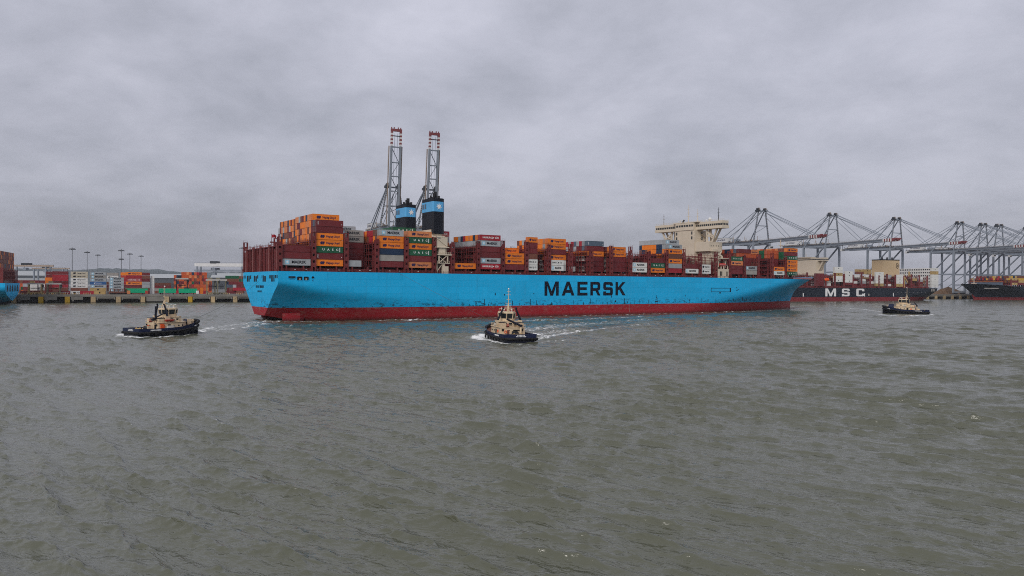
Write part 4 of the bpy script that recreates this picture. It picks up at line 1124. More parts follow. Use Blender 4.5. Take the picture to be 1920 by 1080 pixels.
for k in range(9): u = mu(1676 + k * 7.5, 10); pt.box(u, u + .9, .02, .08, 9.8, 10.2, 'warm grey')
tag(pt.build('mooring_port', msc), kind='stuff')
cm = MB(); cm.box(14, 330, -BM + 2, -2, 15.3, 17.6, 'oxide'); cm.build('hatch_coaming', msc)
for i in range(15): rack(msc, 19 + 14.7 * i, BM, 15.5, 29.5 + (i % 3))
# its bridge house and funnel
ue = mu(1545, 40, WN + 9)
b = MB(); b.box(ue, ue + 13, -BM + 9, -9, 15.5, 46.5, C); b.box(ue - .5, ue + 4, -BM + 7, -7, 15.5, 27, C); b.build('accommodation_block', msc)
b = MB(); b.box(ue + 3, ue + 10, -BM, 0, 46.5, 47.6, C); b.box(ue + 3.2, ue + 9.8, -BM + .2, -.2, 48.6, 50.2, C); b.box(ue + 3.3, ue + 9.7, -BM + .3, -.3, 47.6, 48.6, 'glass'); b.box(ue + 2, ue + 11, -40, -19, 50.2, 51.4, C); b.build('wheelhouse', msc)
for s in (-1, 1):
    b = MB(); yy = lambda y: -BM / 2 + s * y
    b.beam((ue + 5, yy(27), 46.8), (ue + 5, yy(20.4), 36), 1.6, 1.6, C); b.beam((ue + 8, yy(27), 46.8), (ue + 8, yy(20.4), 36), 1.6, 1.6, C); b.build('wing_bracket', msc)
for x in np.arange(-BM + 12, -12, 3.2):
    for z in (30, 34, 38, 42): MB().box(ue - .12, ue - .02, x, x + 1.1, z, z + 1.2, 'dark').build('window', msc)
m_ = MB(); m_.tube((ue + 6, -30, 51), (ue + 6, -30, 58), .4, C, .15, 6); m_.box(ue + 5.8, ue + 6.2, -32, -28, 54, 54.3, C); m_.build('mast', msc)
ua, ub = mu(1655.5, 38, WN + 22), mu(1686.5, 38, WN + 22)
fn = MB(); fn.box(ub, ua, -38, -22, 22, 50.2, mat('funnel buff paint', (.60, .45, .27), .5, .05)); fn.box(ub - .1, ua + .1, -38.1, -21.9, 50.2, 51.4, 'black'); f_ = fn.build('funnel', msc)
for k in range(9): MB().tube((ub + 3 + k * (ua - ub - 6) / 8, -30 + (k % 3) * 2, 51.3), (ub + 3 + k * (ua - ub - 6) / 8, -30 + (k % 3) * 2, 53.2 + (k * 5 % 3) * .6), .7, 'black', n=8).build('exhaust_pipe', f_)
lg = MB(); c0 = (ub + 4.2, -21.93, 43.6)
for i in range(18):
    p, q = 2 * pi * i / 18, 2 * pi * (i + 1) / 18
    lg.beam((c0[0] + 2.2 * cos(p), c0[1], c0[2] + 3.4 * sin(p)), (c0[0] + 2.2 * cos(q), c0[1], c0[2] + 3.4 * sin(q)), .1, .6, 'lettering dark')
for x, w_ in ((-.9, .35), (0, .35), (.9, .35)): lg.box(c0[0] + x - w_ / 2, c0[0] + x + w_ / 2, c0[1], c0[1] + .08, c0[2] - 1.6, c0[2] + 1.6, 'lettering dark')
lg.build('emblem', f_)
lc = MB(); u = mu(1697.5, 20); lc.tube((u, -1.5, 15.5), (u, -1.5, 29.5), .9, 'tan', .8, 8); lc.beam((u, -1.5, 29), (u - 6, -1.5, 22.5), 1.2, 1.4, 'tan'); lc.build('provision_crane', msc)
gg = MB(); gg.box(20, 190, -.3, -.2, 16.7, 16.8, 'oxide'); [gg.box(x, x + .15, -.3, -.2, 15.5, 16.8, 'oxide') for x in np.arange(20, 190, 3)]; tag(gg.build('deck_rail', msc), kind='stuff')
o = MB(); P = [(-3.6, 0), (-3.0, -1.3), (2.6, -1.4), (3.8, 0), (2.6, 1.4), (-3.0, 1.3)]
lb2 = empty('lifeboat', qy(tq(1552, WN - .5, 25), WN + .8, 23.2), QTH, 'orange lifeboat hung at the side of the black ship', 'lifeboat')
o.prism([(x * .8, y * .6) for x, y in P], 0, 1.3, 'safety orange', P); o.build('hull', lb2); MB().prism(P, 1.3, 3.4, 'safety orange', [(x * .7, y * .6) for x, y in P]).build('canopy', lb2)
MSG = 'containers stacked on the black ship'
def moored_stack(px0, px1, yt, yb, codes, words, WN=WN, grp=MSG, inb=0.0):
    w = WN + 1.5 + inb
    ta, tb = tq(px0, w, 25), tq(px1, w, 25); p = qy((ta + tb) / 2, w, 0)
    def zz(y):
        lo, hi = 0, 90
        for _ in range(40):
            m = (lo + hi) / 2
            if -to_px((p.x, p.y, m))[1] < -y: lo = m
            else: hi = m
        return lo
    z1, z0 = zz(yt), zz(yb); h = (z1 - z0) / len(codes); L = min(tb - ta, 13)
    for k, c in enumerate(codes):
        pos = 'topmost' if k == 0 else f'{ORD[k]} down'
        add_con(qy((ta + tb) / 2, w + .2, z0 + h * (len(codes) - 1 - k)), QTH, c, f"{STYLE[c][2].replace(' with small dark emblem', '')}, {pos} in {words}", grp, L, h - .06)
moored_stack(1528, 1544, 512.5, 536.5, 'BBB', 'the maroon stack nearest the blue bow')
moored_stack(1562.5, 1579.7, 500.5, 528.5, 'WxYxW', 'the tall white stack above the big M')
moored_stack(1582, 1600, 508.5, 535, 'WWxWB', 'the white stack above the big S')
moored_stack(1603, 1619, 505, 514, 'YT', 'the tan pile above the letters', inb=20); moored_stack(1617, 1634, 505, 514.5, 'YY', 'the tan pile beside the funnel', inb=20)
moored_stack(1640, 1657, 510, 536.8, 'WWWWY', 'the white stack at the foot of the funnel')
moored_stack(1678, 1694, 515, 537.5, 'xWWY', 'the white stack just aft of the funnel')
moored_stack(1744.5, 1759, 502.5, 539, 'WYxWxW', 'the white stack at the black stern')
for px0, px1, yt, c in ((1602, 1613, 515, 'x'), (1622, 1632, 515, 'x'), (1660, 1670, 515, 'g'), (1711, 1718, 522, 'Y')): moored_stack(px0, px1, yt, yt + 5, c, f'the racks by column {px0}' if False else {1602: 'the racks above the big C', 1622: 'the racks right before the funnel', 1660: 'the racks under the funnel', 1711: 'the racks near the yellow crane'}[px0], inb=2)
rm = random.Random(9)
for row in range(1, 23):                                   # full stern bay: its white ends look over the empty racks
    for k in range(6):
        tm = (tq(1744.5, WN + 1.5, 25) + tq(1759, WN + 1.5, 25)) / 2
        add_con(qy(tm, WN + 1.7 + row * 2.5, 17.8 + 3.85 * k), QTH, 'W' if rm.random() < .9 else 'Y', 'x', MSG, 12.19, 3.75)
for i in range(13):
    for row in range(2, 22):
        for k in range(rm.choice([2, 3, 3, 4]) if i > 3 else rm.choice([3, 4])): add_con(qy(TS - 26.3 - 14.7 * i, WN + 1.7 + row * 2.5, 17.7 + 2.9 * k), QTH, rm.choice('BBTBxwYBg'), 'x', MSG)

# second black ship at the edge of the picture
T2, W2 = 1335.0, -75.0
s2 = empty('container_ship', qy(T2, W2, 0), QTH + pi, 'black container ship at the far berth, only its bow and tan boxes in view', 'ship')
h2 = moored_half(396, BM, 0, 18.5, 62)
obj('hull', hull_mesh(us, h2, [-3, 0, 2, 3.6, 6.5, 9, 13, 18.5], 3.6, moored_bot(396, 18.5, 3.7), ('msc black', 'boot red', 'oxide'), -BM / 2, lambda u: 18.5 + 3.2 * smooth(320, 390, u)), s2)
nm2 = MB()
for k in range(14):
    if k in (3, 9): continue
    u = T2 - tq(1846 + k * 1.75, W2 + 2, 16); nm2.box(u - .5, u + .45, -1.9, .25, 15.2, 16.4, 'warm grey')
tag(nm2.build('name_marks', s2), kind='stuff')
mr = MB(); u = 372; mr.tube((u, -BM / 2, 18), (u, -BM / 2, 34), .7, C, .3, 8); mr.box(u - 2.2, u + 2.2, -BM / 2 - 2.5, -BM / 2 + 2.5, 18.5, 22.5, C); mr.build('foremast', s2)
bk2 = MB(); bk2.box(344, 347, -50, -8, 18.3, 24.4, 'slate'); bk2.box(343.8, 347.4, -50.2, -7.8, 24.4, 25.0, 'salmon'); bk2.build('breakwater', s2)
for i in range(8): rack(s2, 338 - 14.7 * i, BM, 18.5, 27)
for i in range(9):
    for row in range(0, 23):
        n = 4 if i > 0 else 3
        for k in range(n):
            u = 330.6 - 14.7 * i
            if row * 2.5 + 1 < BM / 2 - h2(u + 6, 18) : continue
            c = rm.choice('YTBBBTTRNy') if row else rm.choice('YyTBYTB')
            lab = f"{STYLE[c][2].replace(' with small dark emblem', '')}, {ORD[k]} tier, {ORD[i]} bay from the second black bow" if row < 2 and i < 5 else 'x'
            if row == 1: lab = 'x'
            add_con(qy(T2 - u, W2 + 1.6 + row * 2.5, 20.6 + 3.1 * k), QTH, c, lab, 'containers stacked on the far black ship', 12.19, 3.0)

# blue ship moored at the edge of the picture
T3, W3, B3 = -139.0, -60.0, 56.0
s3 = empty('container_ship', qy(T3, W3, 0), QTH + pi, 'moored light blue container ship, only its rounded stern and orange boxes in view', 'ship')
def half3(u, z):
    H_ = B3 / 2; zf = interp(u, [0, 25, 70, 100], [12.5, 10, 5, 0])
    if z < zf: return max(.3, H_ * (1 - ((zf - z) / (zf + interp(u, [0, 25, 100], [-2.6, 5, 30]))) ** 2.2))
    return H_
obj('hull', hull_mesh(list(np.linspace(0, 100, 16)) + [150, 200, 260, 300, 330], half3, [-3, 0, 1.2, 2.6, 4, 5.6, 7.2, 9, 11, 13, 15.6], 1.2, lambda u: interp(u, [0, 6, 12], [2.7, .5, -3]), ('hull blue', 'tug black', 'oxide'), -B3 / 2), s3)
for k in range(5):
    y = -8 - k * 9.2; MB().box(-.12, .02, y - 3.2, y, 9.6, 13.9, 'dark').build('mooring_port', s3)
for u in (3.5, 9, 14): MB().box(u, u + 3.6, -.02, .12, 9.5, 12.8, 'dark').build('mooring_port', s3)
for i in range(6): rack(s3, 2 + 14.7 * i, B3, 15.6, 25.5)
for i in range(5):
    for row in range(0, 21):
        for k in range(7):
            c = rm.choice('TBTTBThoBTNB') if i == 0 else rm.choice('hoBT')
            lab = f"{STYLE[c][2].split(' with ')[0]}, {ORD[k]} tier, {ORD[row]} column on the moored blue stern" if i == 0 else 'x'
            if i == 0 and row == 0: lab = f"{STYLE[c][2].split(' with ')[0]}, {ORD[k]} tier, nearest corner of the moored blue stern"
            add_con(qy(T3 - 9.4 - 14.7 * i, W3 + 1.8 + row * 2.55, 17.6 + 3.0 * k), QTH, c, lab, 'containers stacked on the moored blue ship', 12.19, 2.9, end=1)
# ------------------------------------------------------------------ turn the gathered containers into objects
def zbuffer_counts():
    Wd, Hg = 1920, 400; y_off = 300
    dep = np.full((Hg, Wd), 1e9, np.float32); ids = np.full((Hg, Wd), -1, np.int32)
    for n, c in enumerate(CONS):
        ca, sa = cos(c['rz']), sin(c['rz'])
        def P(x, y, z): return (c['pos'].x + x * ca - y * sa, c['pos'].y + x * sa + y * ca, c['pos'].z + z)
        l, w, h = c['L'] / 2, c['W'] / 2, c['H']
        for q in (((-l, -w, 0), (l, -w, 0), (l, -w, h), (-l, -w, h)), ((-l, w, 0), (-l, -w, 0), (-l, -w, h), (-l, w, h)), ((l, -w, 0), (l, w, 0), (l, w, h), (l, -w, h))):
            ws = [P(*v) for v in q]
            cx, cy = sum(v[0] for v in ws) / 4, sum(v[1] for v in ws) / 4
            nx, ny = (ws[1][1] - ws[0][1]), -(ws[1][0] - ws[0][0])
            if nx * cx + ny * cy >= 0: continue
            ps = [to_px(v) for v in ws]
            x0, x1 = int(min(p[0] for p in ps)), int(max(p[0] for p in ps)) + 1
            y0, y1 = int(min(p[1] for p in ps)) - y_off, int(max(p[1] for p in ps)) + 1 - y_off
            x0, x1, y0, y1 = max(0, x0), min(Wd, x1), max(0, y0), min(Hg, y1)
            if x0 >= x1 or y0 >= y1: continue
            gx, gy = np.meshgrid(np.arange(x0, x1) + .5, np.arange(y0, y1) + .5 + y_off)
            ins = np.ones(gx.shape, bool); sgn = 0
            area = sum(ps[i][0] * ps[(i + 1) % 4][1] - ps[(i + 1) % 4][0] * ps[i][1] for i in range(4))
            for i in range(4):
                (ax, ay), (bx, by) = ps[i], ps[(i + 1) % 4]
                cr_ = (bx - ax) * (gy - ay) - (by - ay) * (gx - ax)
                ins &= (cr_ >= 0) if area > 0 else (cr_ <= 0)
            d = math.hypot(cx, cy)
            sub = dep[y0:y1, x0:x1]; hit = ins & (d < sub)
            sub[hit] = d; ids[y0:y1, x0:x1][hit] = n
    return np.bincount(ids[ids >= 0], minlength=len(CONS))
counts = zbuffer_counts()
order = [i for i in np.argsort(-counts) if CONS[i]['label'] != 'x' and counts[i] > 0][:298]
single = set(int(i) for i in order)

def con_mesh(L, H, W, m):
    key = ('con', round(L, 2), round(H, 2), round(W, 2), m)
    if key in FONTM: return FONTM[key]
    mb = MB(); l, w = L / 2, W / 2; g = .035
    def face(o, a, b, nrm):                # panel set back between its corner posts and rails
        o, a, b, nrm = Vector(o), Vector(a), Vector(b), Vector(nrm); ia = a.normalized() * .14; ib = b.normalized() * .14
        v = [o, o + a, o + a + b, o + b]
        i = [o + ia + ib, o + a - ia + ib, o + a + b - ia - ib, o + b + ia - ib]; r = [p - nrm * g for p in i]
        mb.add(v + i + r, [(0, 1, 5, 4), (1, 2, 6, 5), (2, 3, 7, 6), (3, 0, 4, 7), (4, 5, 9, 8), (5, 6, 10, 9), (6, 7, 11, 10), (7, 4, 8, 11), (8, 9, 10, 11)], m)
    face((-l, -w, 0), (L, 0, 0), (0, 0, H), (0, -1, 0)); face((l, w, 0), (-L, 0, 0), (0, 0, H), (0, 1, 0))
    face((-l, w, 0), (0, -W, 0), (0, 0, H), (-1, 0, 0)); face((l, -w, 0), (0, W, 0), (0, 0, H), (1, 0, 0))
    mb.add([(-l, -w, H), (l, -w, H), (l, w, H), (-l, w, H), (-l, -w, 0), (l, -w, 0), (l, w, 0), (-l, w, 0)], [(0, 1, 2, 3), (7, 6, 5, 4)], m)
    FONTM[key] = mb.mesh('shipping_container'); return FONTM[key]
def door_mesh(H, W, m):
    key = ('door', round(H, 2), m)
    if key in FONTM: return FONTM[key]
    mb = MB()
    for s in (-1, 1):
        y0, y1 = sorted((s * .03, s * (W / 2 - .16)))
        mb.box(-.02, .025, y0, y1, .16, H - .16, m)
        for k in (.3, .75): mb.box(-.06, -.02, s * k - .035, s * k + .035, .12, H - .12, 'mast')
    FONTM[key] = mb.mesh('door'); return FONTM[key]
def logo_mesh(kind):
    if ('logo', kind) in FONTM: return FONTM[('logo', kind)]
    mb = MB()
    if kind in ('hl', 'hk'):
        m = 'lettering navy' if kind == 'hl' else 'lettering dark'
        for dx_ in (0, .85): mb.plate([(dx_ - .95, -.62), (dx_ - .2, -.62), (dx_ + .05, .62), (dx_ - .7, .62)], -.03, .03, m)
        mb.plate([(-1.15, -.1), (1.0, -.1), (1.05, .2), (-1.1, .2)], -.035, .03, m)
    elif kind == 'mk':
        mb.plate([(-.85, -.85), (.85, -.85), (.85, .85), (-.85, .85)], -.02, .02, 'star blue')
        mb.plate(star_poly(7, .72, .30), -.04, .02, 'lettering white')
    elif kind in ('hs', 'hd'):
        m = 'lettering white' if kind == 'hs' else 'lettering dark'
        mb.plate([(-.9, .62), (.7, .05), (.7, -.05), (-.9, -.62), (-.2, 0)], -.03, .03, m)
    elif kind == 'sq':
        mb.plate([(-.55, -.6), (.55, -.6), (.55, .6), (-.55, .6)], -.03, .03, 'lettering dark')
    FONTM[('logo', kind)] = mb.mesh('emblem'); return FONTM[('logo', kind)]
def put_mark(o, c):
    k = STYLE[c['code']][1]; L = c['L']; yf = -c['W'] / 2 - .005; zc = c['H'] / 2; s = L / 12.19
    def t(txt, x, size, m, sx=1.0, bold=.02): obj('lettering', text_mesh(txt, size, m, bold, 'CENTER', .01, sx), o, (x * L, yf, zc)).scale = (min(1, s), 1, 1)
    def e(kind, x): obj('emblem', logo_mesh(kind), o, (x * L, yf, zc)).scale = (min(1, s * 1.1), 1, 1)
    if k == 'hl': e('hl', -.275); t('Hapag-Lloyd', .11, 1.32, 'lettering navy', .92)
    elif k == 'hk': e('hk', -.275); t('Hapag-Lloyd', .11, 1.32, 'lettering dark', .92)
    elif k == 'mk': e('mk', -.325); t('MAERSK', .08, 1.62, 'lettering dark', 1.04, .03)
    elif k == 'ua':
        t('U   A   S   C', .02, 1.25, 'lettering white', 1.15, .03)
        MB().box(-.16, .16, -.03, 0, -.95, .95, 'lettering white').build('stripe', o).location = (.37 * L, yf, zc)
    elif k == 'hs': t('HAMBURG', -.16, 1.2, 'lettering white', .95, .02); e('hs', .13); t('SÜD', .32, 1.2, 'lettering white', .95, .02)
    elif k == 'hd': t('HAMBURG', -.2, 1.15, 'lettering dark', .8, .0); e('hd', .10); t('SÜD', .30, 1.15, 'lettering dark', .8, .0)
    elif k == 'sq': e('sq', .0)
    elif k == 'cm':
        MB().box(-1.9, 2.6, -.03, 0, -.12, .18, 'lettering white').build('stripe', o).location = (0, yf, zc)
        MB().plate([(-2.9, -.7), (-2.5, -.7), (-1.9, .7), (-2.3, .7)], -.03, .03, 'lettering white').build('stripe', o).location = (0, yf, zc)
    elif k == 'tick':
        MB().box(-.12, .12, -.03, 0, -.75, .75, 'lettering white').build('code_plate', o).location = (-.44 * L, yf, zc)
        MB().box(-.1, .1, -.03, 0, -.2, .2, 'lettering white').build('code_plate', o).location = (.44 * L, yf, zc - .4)
seen_labels = {}
rest = MB()
for n, c in enumerate(CONS):
    m = STYLE[c['code']][0]
    if n in single:
        o = obj('shipping_container', con_mesh(c['L'], c['H'], c['W'], m), None, c['pos'], c['rz'])
        lab = c['label'][0].lower() + c['label'][1:]
        seen_labels.setdefault(lab, []).append(o)
        if len(lab.replace(',', ' ').split()) > 16: print('LONG', lab)
        tag(o, lab, 'container', c['group'])
        put_mark(o, c)
        dr = obj('door', door_mesh(c['H'], c['W'], m), o, (c['end'] * c['L'] / 2 - c['end'] * .012, 0, 0))
        if c['end'] > 0: dr.rotation_euler = (0, 0, pi)
    else:
        ca, sa = cos(c['rz']), sin(c['rz']); l, w, h = c['L'] / 2, c['W'] / 2, c['H']
        vs = [(c['pos'].x + x * ca - y * sa, c['pos'].y + x * sa + y * ca, c['pos'].z + z) for z in (0, h) for x, y in ((-l, -w), (l, -w), (l, w), (-l, w))]
        rest.add(vs, [(0, 3, 2, 1), (4, 5, 6, 7), (0, 1, 5, 4), (1, 2, 6, 5), (2, 3, 7, 6), (3, 0, 4, 7)], m)
        if c['code'] == 'W':                # dark emblem square on the end
            vs = [(c['pos'].x + x * ca - y * sa, c['pos'].y + x * sa + y * ca, c['pos'].z + z) for z in (h * .3, h * .75) for x, y in ((-l - .06, -w * .6), (-l + .05, -w * .6), (-l + .05, w * .6), (-l - .06, w * .6))]
            rest.add(vs, [(0, 3, 2, 1), (4, 5, 6, 7), (0, 1, 5, 4), (1, 2, 6, 5), (2, 3, 7, 6), (3, 0, 4, 7)], 'lettering dark')
tag(rest.build('containers'), 'remaining small or hidden containers massed on the ships and in the yard', None, None, 'stuff')
dups = {k: len(v) for k, v in seen_labels.items() if len(v) > 1}
if dups: print('DUP LABELS', dups)
print('containers', len(CONS), 'single', len(single), 'smallest', counts[order[-1]])
# ------------------------------------------------------------------ tugs (local x = bow, y = port, z up from the water)
def tug_half(x, z):
    d = interp(x, [-12, -11.5, -9, -4, 4, 7.5, 9.6, 11.2, 12.2, 12.6], [5.4, 5.7, 5.95, 6.0, 5.9, 5.1, 3.9, 2.4, 1.0, 0])
    w = interp(x, [-12, -10.8, -8, -3, 3, 6.5, 9, 10.6, 12.6], [4.4, 5.0, 5.4, 5.5, 5.2, 3.9, 2.1, 0, 0])
    k = smooth(-.3, 2.4, z) if z < 2.4 else 1
    return w + (d - w) * k
def tug_top(x): return interp(x, [-12, -7, -1, 3, 7, 10, 12.6], [2.75, 2.6, 2.55, 2.75, 3.45, 4.1, 4.6])
def tug_deck(x): return tug_top(x) - (1.05 if x < 3 else 1.1)
def build_tug():
    root = empty('tugboat', (0, 0, 0), 0, 'x', 'tugboat', 'tugs working round the blue ship')
    xs = list(np.linspace(-12, -9, 6)) + list(np.linspace(-7.5, 6, 10)) + list(np.linspace(7, 12.6, 14))
    lv = [-1.2, -.4, .3, 1.0, 1.7]
    mb = MB()
    rows = [[(x, tug_half(x, z), z) for z in lv] + [(x, tug_half(x, 3), tug_top(x))] for x in xs]
    k = len(lv) + 1
    for s in (-1, 1):
        vs = [(x, s * h, z) for r in rows for x, h, z in r]
        for i in range(len(xs) - 1):
            for j in range(k - 1): pass
        low = [(i * k + j, (i + 1) * k + j, (i + 1) * k + j + 1, i * k + j + 1) for i in range(len(xs) - 1) for j in range(k - 2)]
        up = [(i * k + k - 2, (i + 1) * k + k - 2, (i + 1) * k + k - 1, i * k + k - 1) for i in range(len(xs) - 1)]
        mb.add(vs, low, 'tug black'); mb.add(vs, up, 'tug navy')
    r = rows[0]
    for j in range(k - 1): mb.add([(r[j][0], -r[j][1], r[j][2]), (r[j][0], r[j][1], r[j][2]), (r[j + 1][0], r[j + 1][1], r[j + 1][2]), (r[j + 1][0], -r[j + 1][1], r[j + 1][2])], [(0, 1, 2, 3)], 'tug black' if j < k - 2 else 'tug navy')
    mb.build('hull', root)
    dk = MB(); vs = []
    for x in xs: vs += [(x, -tug_half(x, 3) + .14, tug_deck(x)), (x, tug_half(x, 3) - .14, tug_deck(x))]
    dk.add(vs, [(2 * i, 2 * i + 2, 2 * i + 3, 2 * i + 1) for i in range(len(xs) - 1)], 'tug deck')
    dk.build('deck', root)
    bw = MB()                                            # inner face and cap rail of the bulwark
    for s in (-1, 1):
        vs = []
        for x in xs:
            h = max(.02, tug_half(x, 3) - .14); vs += [(x, s * h, tug_deck(x)), (x, s * h, tug_top(x)), (x, s * (h + .16), tug_top(x) + .02)]
        bw.add(vs, [f for i in range(len(xs) - 1) for f in ((3 * i, 3 * i + 3, 3 * i + 4, 3 * i + 1), (3 * i + 1, 3 * i + 4, 3 * i + 5, 3 * i + 2))], 'tug navy')
    bw.box(-12.02, -11.86, -5.3, 5.3, 1.65, 2.78, 'tug navy')
    bw.build('bulwark', root)
    fd = MB()
    for s in (-1, 1):
        pts = [(x, s * (tug_half(x, 3) + .12), interp(x, [-12, 2, 12.6], [1.35, 1.45, 2.6])) for x in xs]
        for a, b in zip(pts, pts[1:]): fd.tube(a, b, .36, 'rubber', n=7)
    fd.tube((-12.1, -5.4, 1.35), (-12.1, 5.4, 1.35), .42, 'rubber', n=8)
    fd.build('side_fender', root, True)
    bf = MB(); pts = [(x, s * (tug_half(x, 3) + .1), tug_top(x) - .55) for s, rng_ in ((-1, xs[-9:]), (1, xs[-9:][::-1])) for x in rng_]
    for a, b in zip(pts, pts[1:]): bf.tube(a, b, .55, 'rubber', n=8)
    bf.build('bow_fender', root, True)
    ty = MB()
    for x in (-9, -6.5, -4, -1.5, 1.2, 4):
        for s in (-1, 1): ty.tube((x, s * (tug_half(x, 3) + .15), .95), (x, s * (tug_half(x, 3) + .5), .95), .5, 'rubber', n=8)
    tag(ty.build('tyre_fender', root), kind='stuff')
    # deckhouse
    h = MB()
    P = [(-4.6, -4.3), (4.2, -4.3), (6.5, -2.6), (7.0, 0), (6.5, 2.6), (4.2, 4.3), (-4.6, 4.3)]
    h.prism(P, 1.5, 4.15, 'tug cream', [(x * .985, y * .97) for x, y in P]); h.prism([(x * 1.02, y * 1.04) for x, y in P], 4.15, 4.27, 'tug cream')
    h.build('deckhouse', root)
    u = MB(); Q = [(-2.4, -3.5), (3.4, -3.5), (5.3, -1.9), (5.6, 0), (5.3, 1.9), (3.4, 3.5), (-2.4, 3.5)]
    u.prism(Q, 4.27, 5.9, 'tug cream', [(x * .97, y * .94) for x, y in Q]); u.prism([(x * 1.0, y * 1.0) for x, y in Q], 5.9, 6.0, 'tug cream'); u.build('upper_house', root)
    # stack casings either side of the after deckhouse
    for s in (-1, 1):
        c = MB(); c.prism([(-4.2, s * 3.0 - .9), (-2.2, s * 3.0 - .9), (-2.2, s * 3.0 + .9), (-4.2, s * 3.0 + .9)], 4.27, 5.6, 'tug cream'); c.box(-4.3, -2.1, s * 3.0 - 1, s * 3.0 + 1, 5.6, 5.75, 'tug black')
        c.build('stack_casing', root)
        e = MB(); e.tube((-1.2, s * 4.0, 6.2), (-1.2, s * 2.3, 9.7), .38, 'tug black', .28, 8); e.tube((-1.2, s * 2.3, 9.7), (-1.5, s * 2.15, 10.2), .28, 'tug black', .28, 8); e.box(-2.0, -.4, s * 3.75 - .5, s * 3.75 + .5, 4.27, 6.3, 'tug cream')
        e.build('exhaust_stack', root)
    # wheelhouse: eight sides, panes leaning out
    cx = 1.3; n = 8
    ring = lambda r, rot=pi / 8: [(cx + r * 1.12 * cos(2 * pi * i / n + rot), r * sin(2 * pi * i / n + rot)) for i in range(n)]
    w = MB(); w.prism(ring(2.55), 6.0, 6.75, 'tug cream', ring(2.65)); w.prism(ring(2.3), 6.75, 8.35, 'glass', ring(2.48)); w.prism(ring(2.95), 8.35, 8.8, 'tug cream', ring(2.85))
    a, b = ring(2.65), ring(2.87)
    for i in range(n): w.beam((*a[i], 6.75), (*b[i], 8.36), .20, .20, 'tug cream')
    wo = w.build('wheelhouse', root)
    a, b = ring(2.6), ring(2.8)
    for i in range(n):
        j = (i + 1) % n
        q = [Vector((*a[i], 6.85)), Vector((*a[j], 6.85)), Vector((*b[j], 8.28)), Vector((*b[i], 8.28))]
        c = sum(q, Vector()) / 4
        q = [c + (p - c) * .84 for p in q]
        MB().add(q + [p * 1.0 - (c - Vector((cx, 0, c.z))).normalized() * .06 for p in q], [(0, 1, 2, 3), (4, 7, 6, 5), (0, 4, 5, 1), (1, 5, 6, 2), (2, 6, 7, 3), (3, 7, 4, 0)], 'glass').build('window', wo)
    rl = MB()
    for px, r0, z0, hh in ((cx, 2.5, 8.8, .9),):
        c = ring(r0)
        for i in range(n): rl.tube((*c[i], z0), (*c[i], z0 + hh), .05, 'tug cream', n=5); rl.tube((*c[i], z0 + hh), (*c[(i + 1) % n], z0 + hh), .05, 'tug cream', n=5)
    for s in (-1, 1):
        for x in np.arange(-4.6, 4.3, 1.2): rl.tube((x, s * 4.35, 4.27), (x, s * 4.35, 5.25), .045, 'tug cream', n=4)
        for z in (4.8, 5.25): rl.tube((-4.7, s * 4.35, z), (4.3, s * 4.35, z), .045, 'tug cream', n=4)
    for z in (4.8, 5.25): rl.tube((-4.7, -4.3, z), (-4.7, 4.3, z), .045, 'tug cream', n=4)
    tag(rl.build('railing', root), kind='stuff')
    m = MB(); m.tube((.2, 0, 8.75), (.0, 0, 11.4), .42, 'tug cream', .22, 8); m.tube((0, 0, 11.4), (0, 0, 15.7), .13, 'tug cream', .07, 6)
    m.tube((-1.1, 0, 8.75), (-.1, 0, 11.2), .12, 'tug cream', n=6)
    for z, L in ((10.0, 2.6), (11.4, 2.0), (12.6, 1.3), (14.0, 1.6), (15.0, 1.1)): m.box(-.09, .09, -L / 2, L / 2, z, z + .12, 'tug cream')
    for z in np.arange(11.6, 15.6, .4): m.box(-.22, .22, -.2, -.14, z, z + .06, 'mast')
    for y in (-.9, .9): m.tube((.2, y, 10), (.2, y, 12.2), .05, 'mast', n=5)
    mo = m.build('mast', root)
    MB().box(.3, .6, -1.1, 1.1, 10.5, 10.72, 'white').build('radar_scanner', mo); MB().sphere((.2, 0, 15.9), .26, 'white').build('lantern', mo)
    for s in (-1, 1):
        f = MB(); f.tube((2.6, s * 1.2, 8.75), (2.6, s * 1.2, 9.5), .16, 'white'); f.tube((2.5, s * 1.2, 9.5), (3.5, s * 1.2, 9.9), .13, 'white', .08); f.build('fire_monitor', root)
        d = MB(); d.tube((.4, s * 1.3, 8.75), (.4, s * 1.3, 9.2), .1, 'white'); d.sphere((.4, s * 1.3, 9.45), .32, 'white'); d.build('radome', root)
        MB().box(-1.2, -.2, s * 4.27 - .06, s * 4.27 + .06, 1.75, 3.6, 'dark').build('door', root)
        for x in (1.0, 2.8, 4.2): MB().tube((x, s * 4.1, 3.1), (x, s * 4.30, 3.1), .27, 'glass', n=10).build('porthole', root)
        for x in (.4, 2.4): MB().box(x, x + .8, s * 3.38 - .08, s * 3.38 + .08, 4.8, 5.5, 'glass').build('window', root)
        lr = MB(); c0 = (-2.6, s * 4.32, 3.0)
        for i in range(10):
            p, q = 2 * pi * i / 10, 2 * pi * (i + 1) / 10
            lr.tube((c0[0] + .38 * cos(p), c0[1], c0[2] + .38 * sin(p)), (c0[0] + .38 * cos(q), c0[1], c0[2] + .38 * sin(q)), .11, 'safety orange', n=5)
        lr.build('life_ring', root)
        can = MB(); can.tube((.3, s * 3.9, 4.7), (1.7, s * 3.9, 4.7), .38, 'white', n=10); can.build('liferaft_canister', root)
    nb = MB()
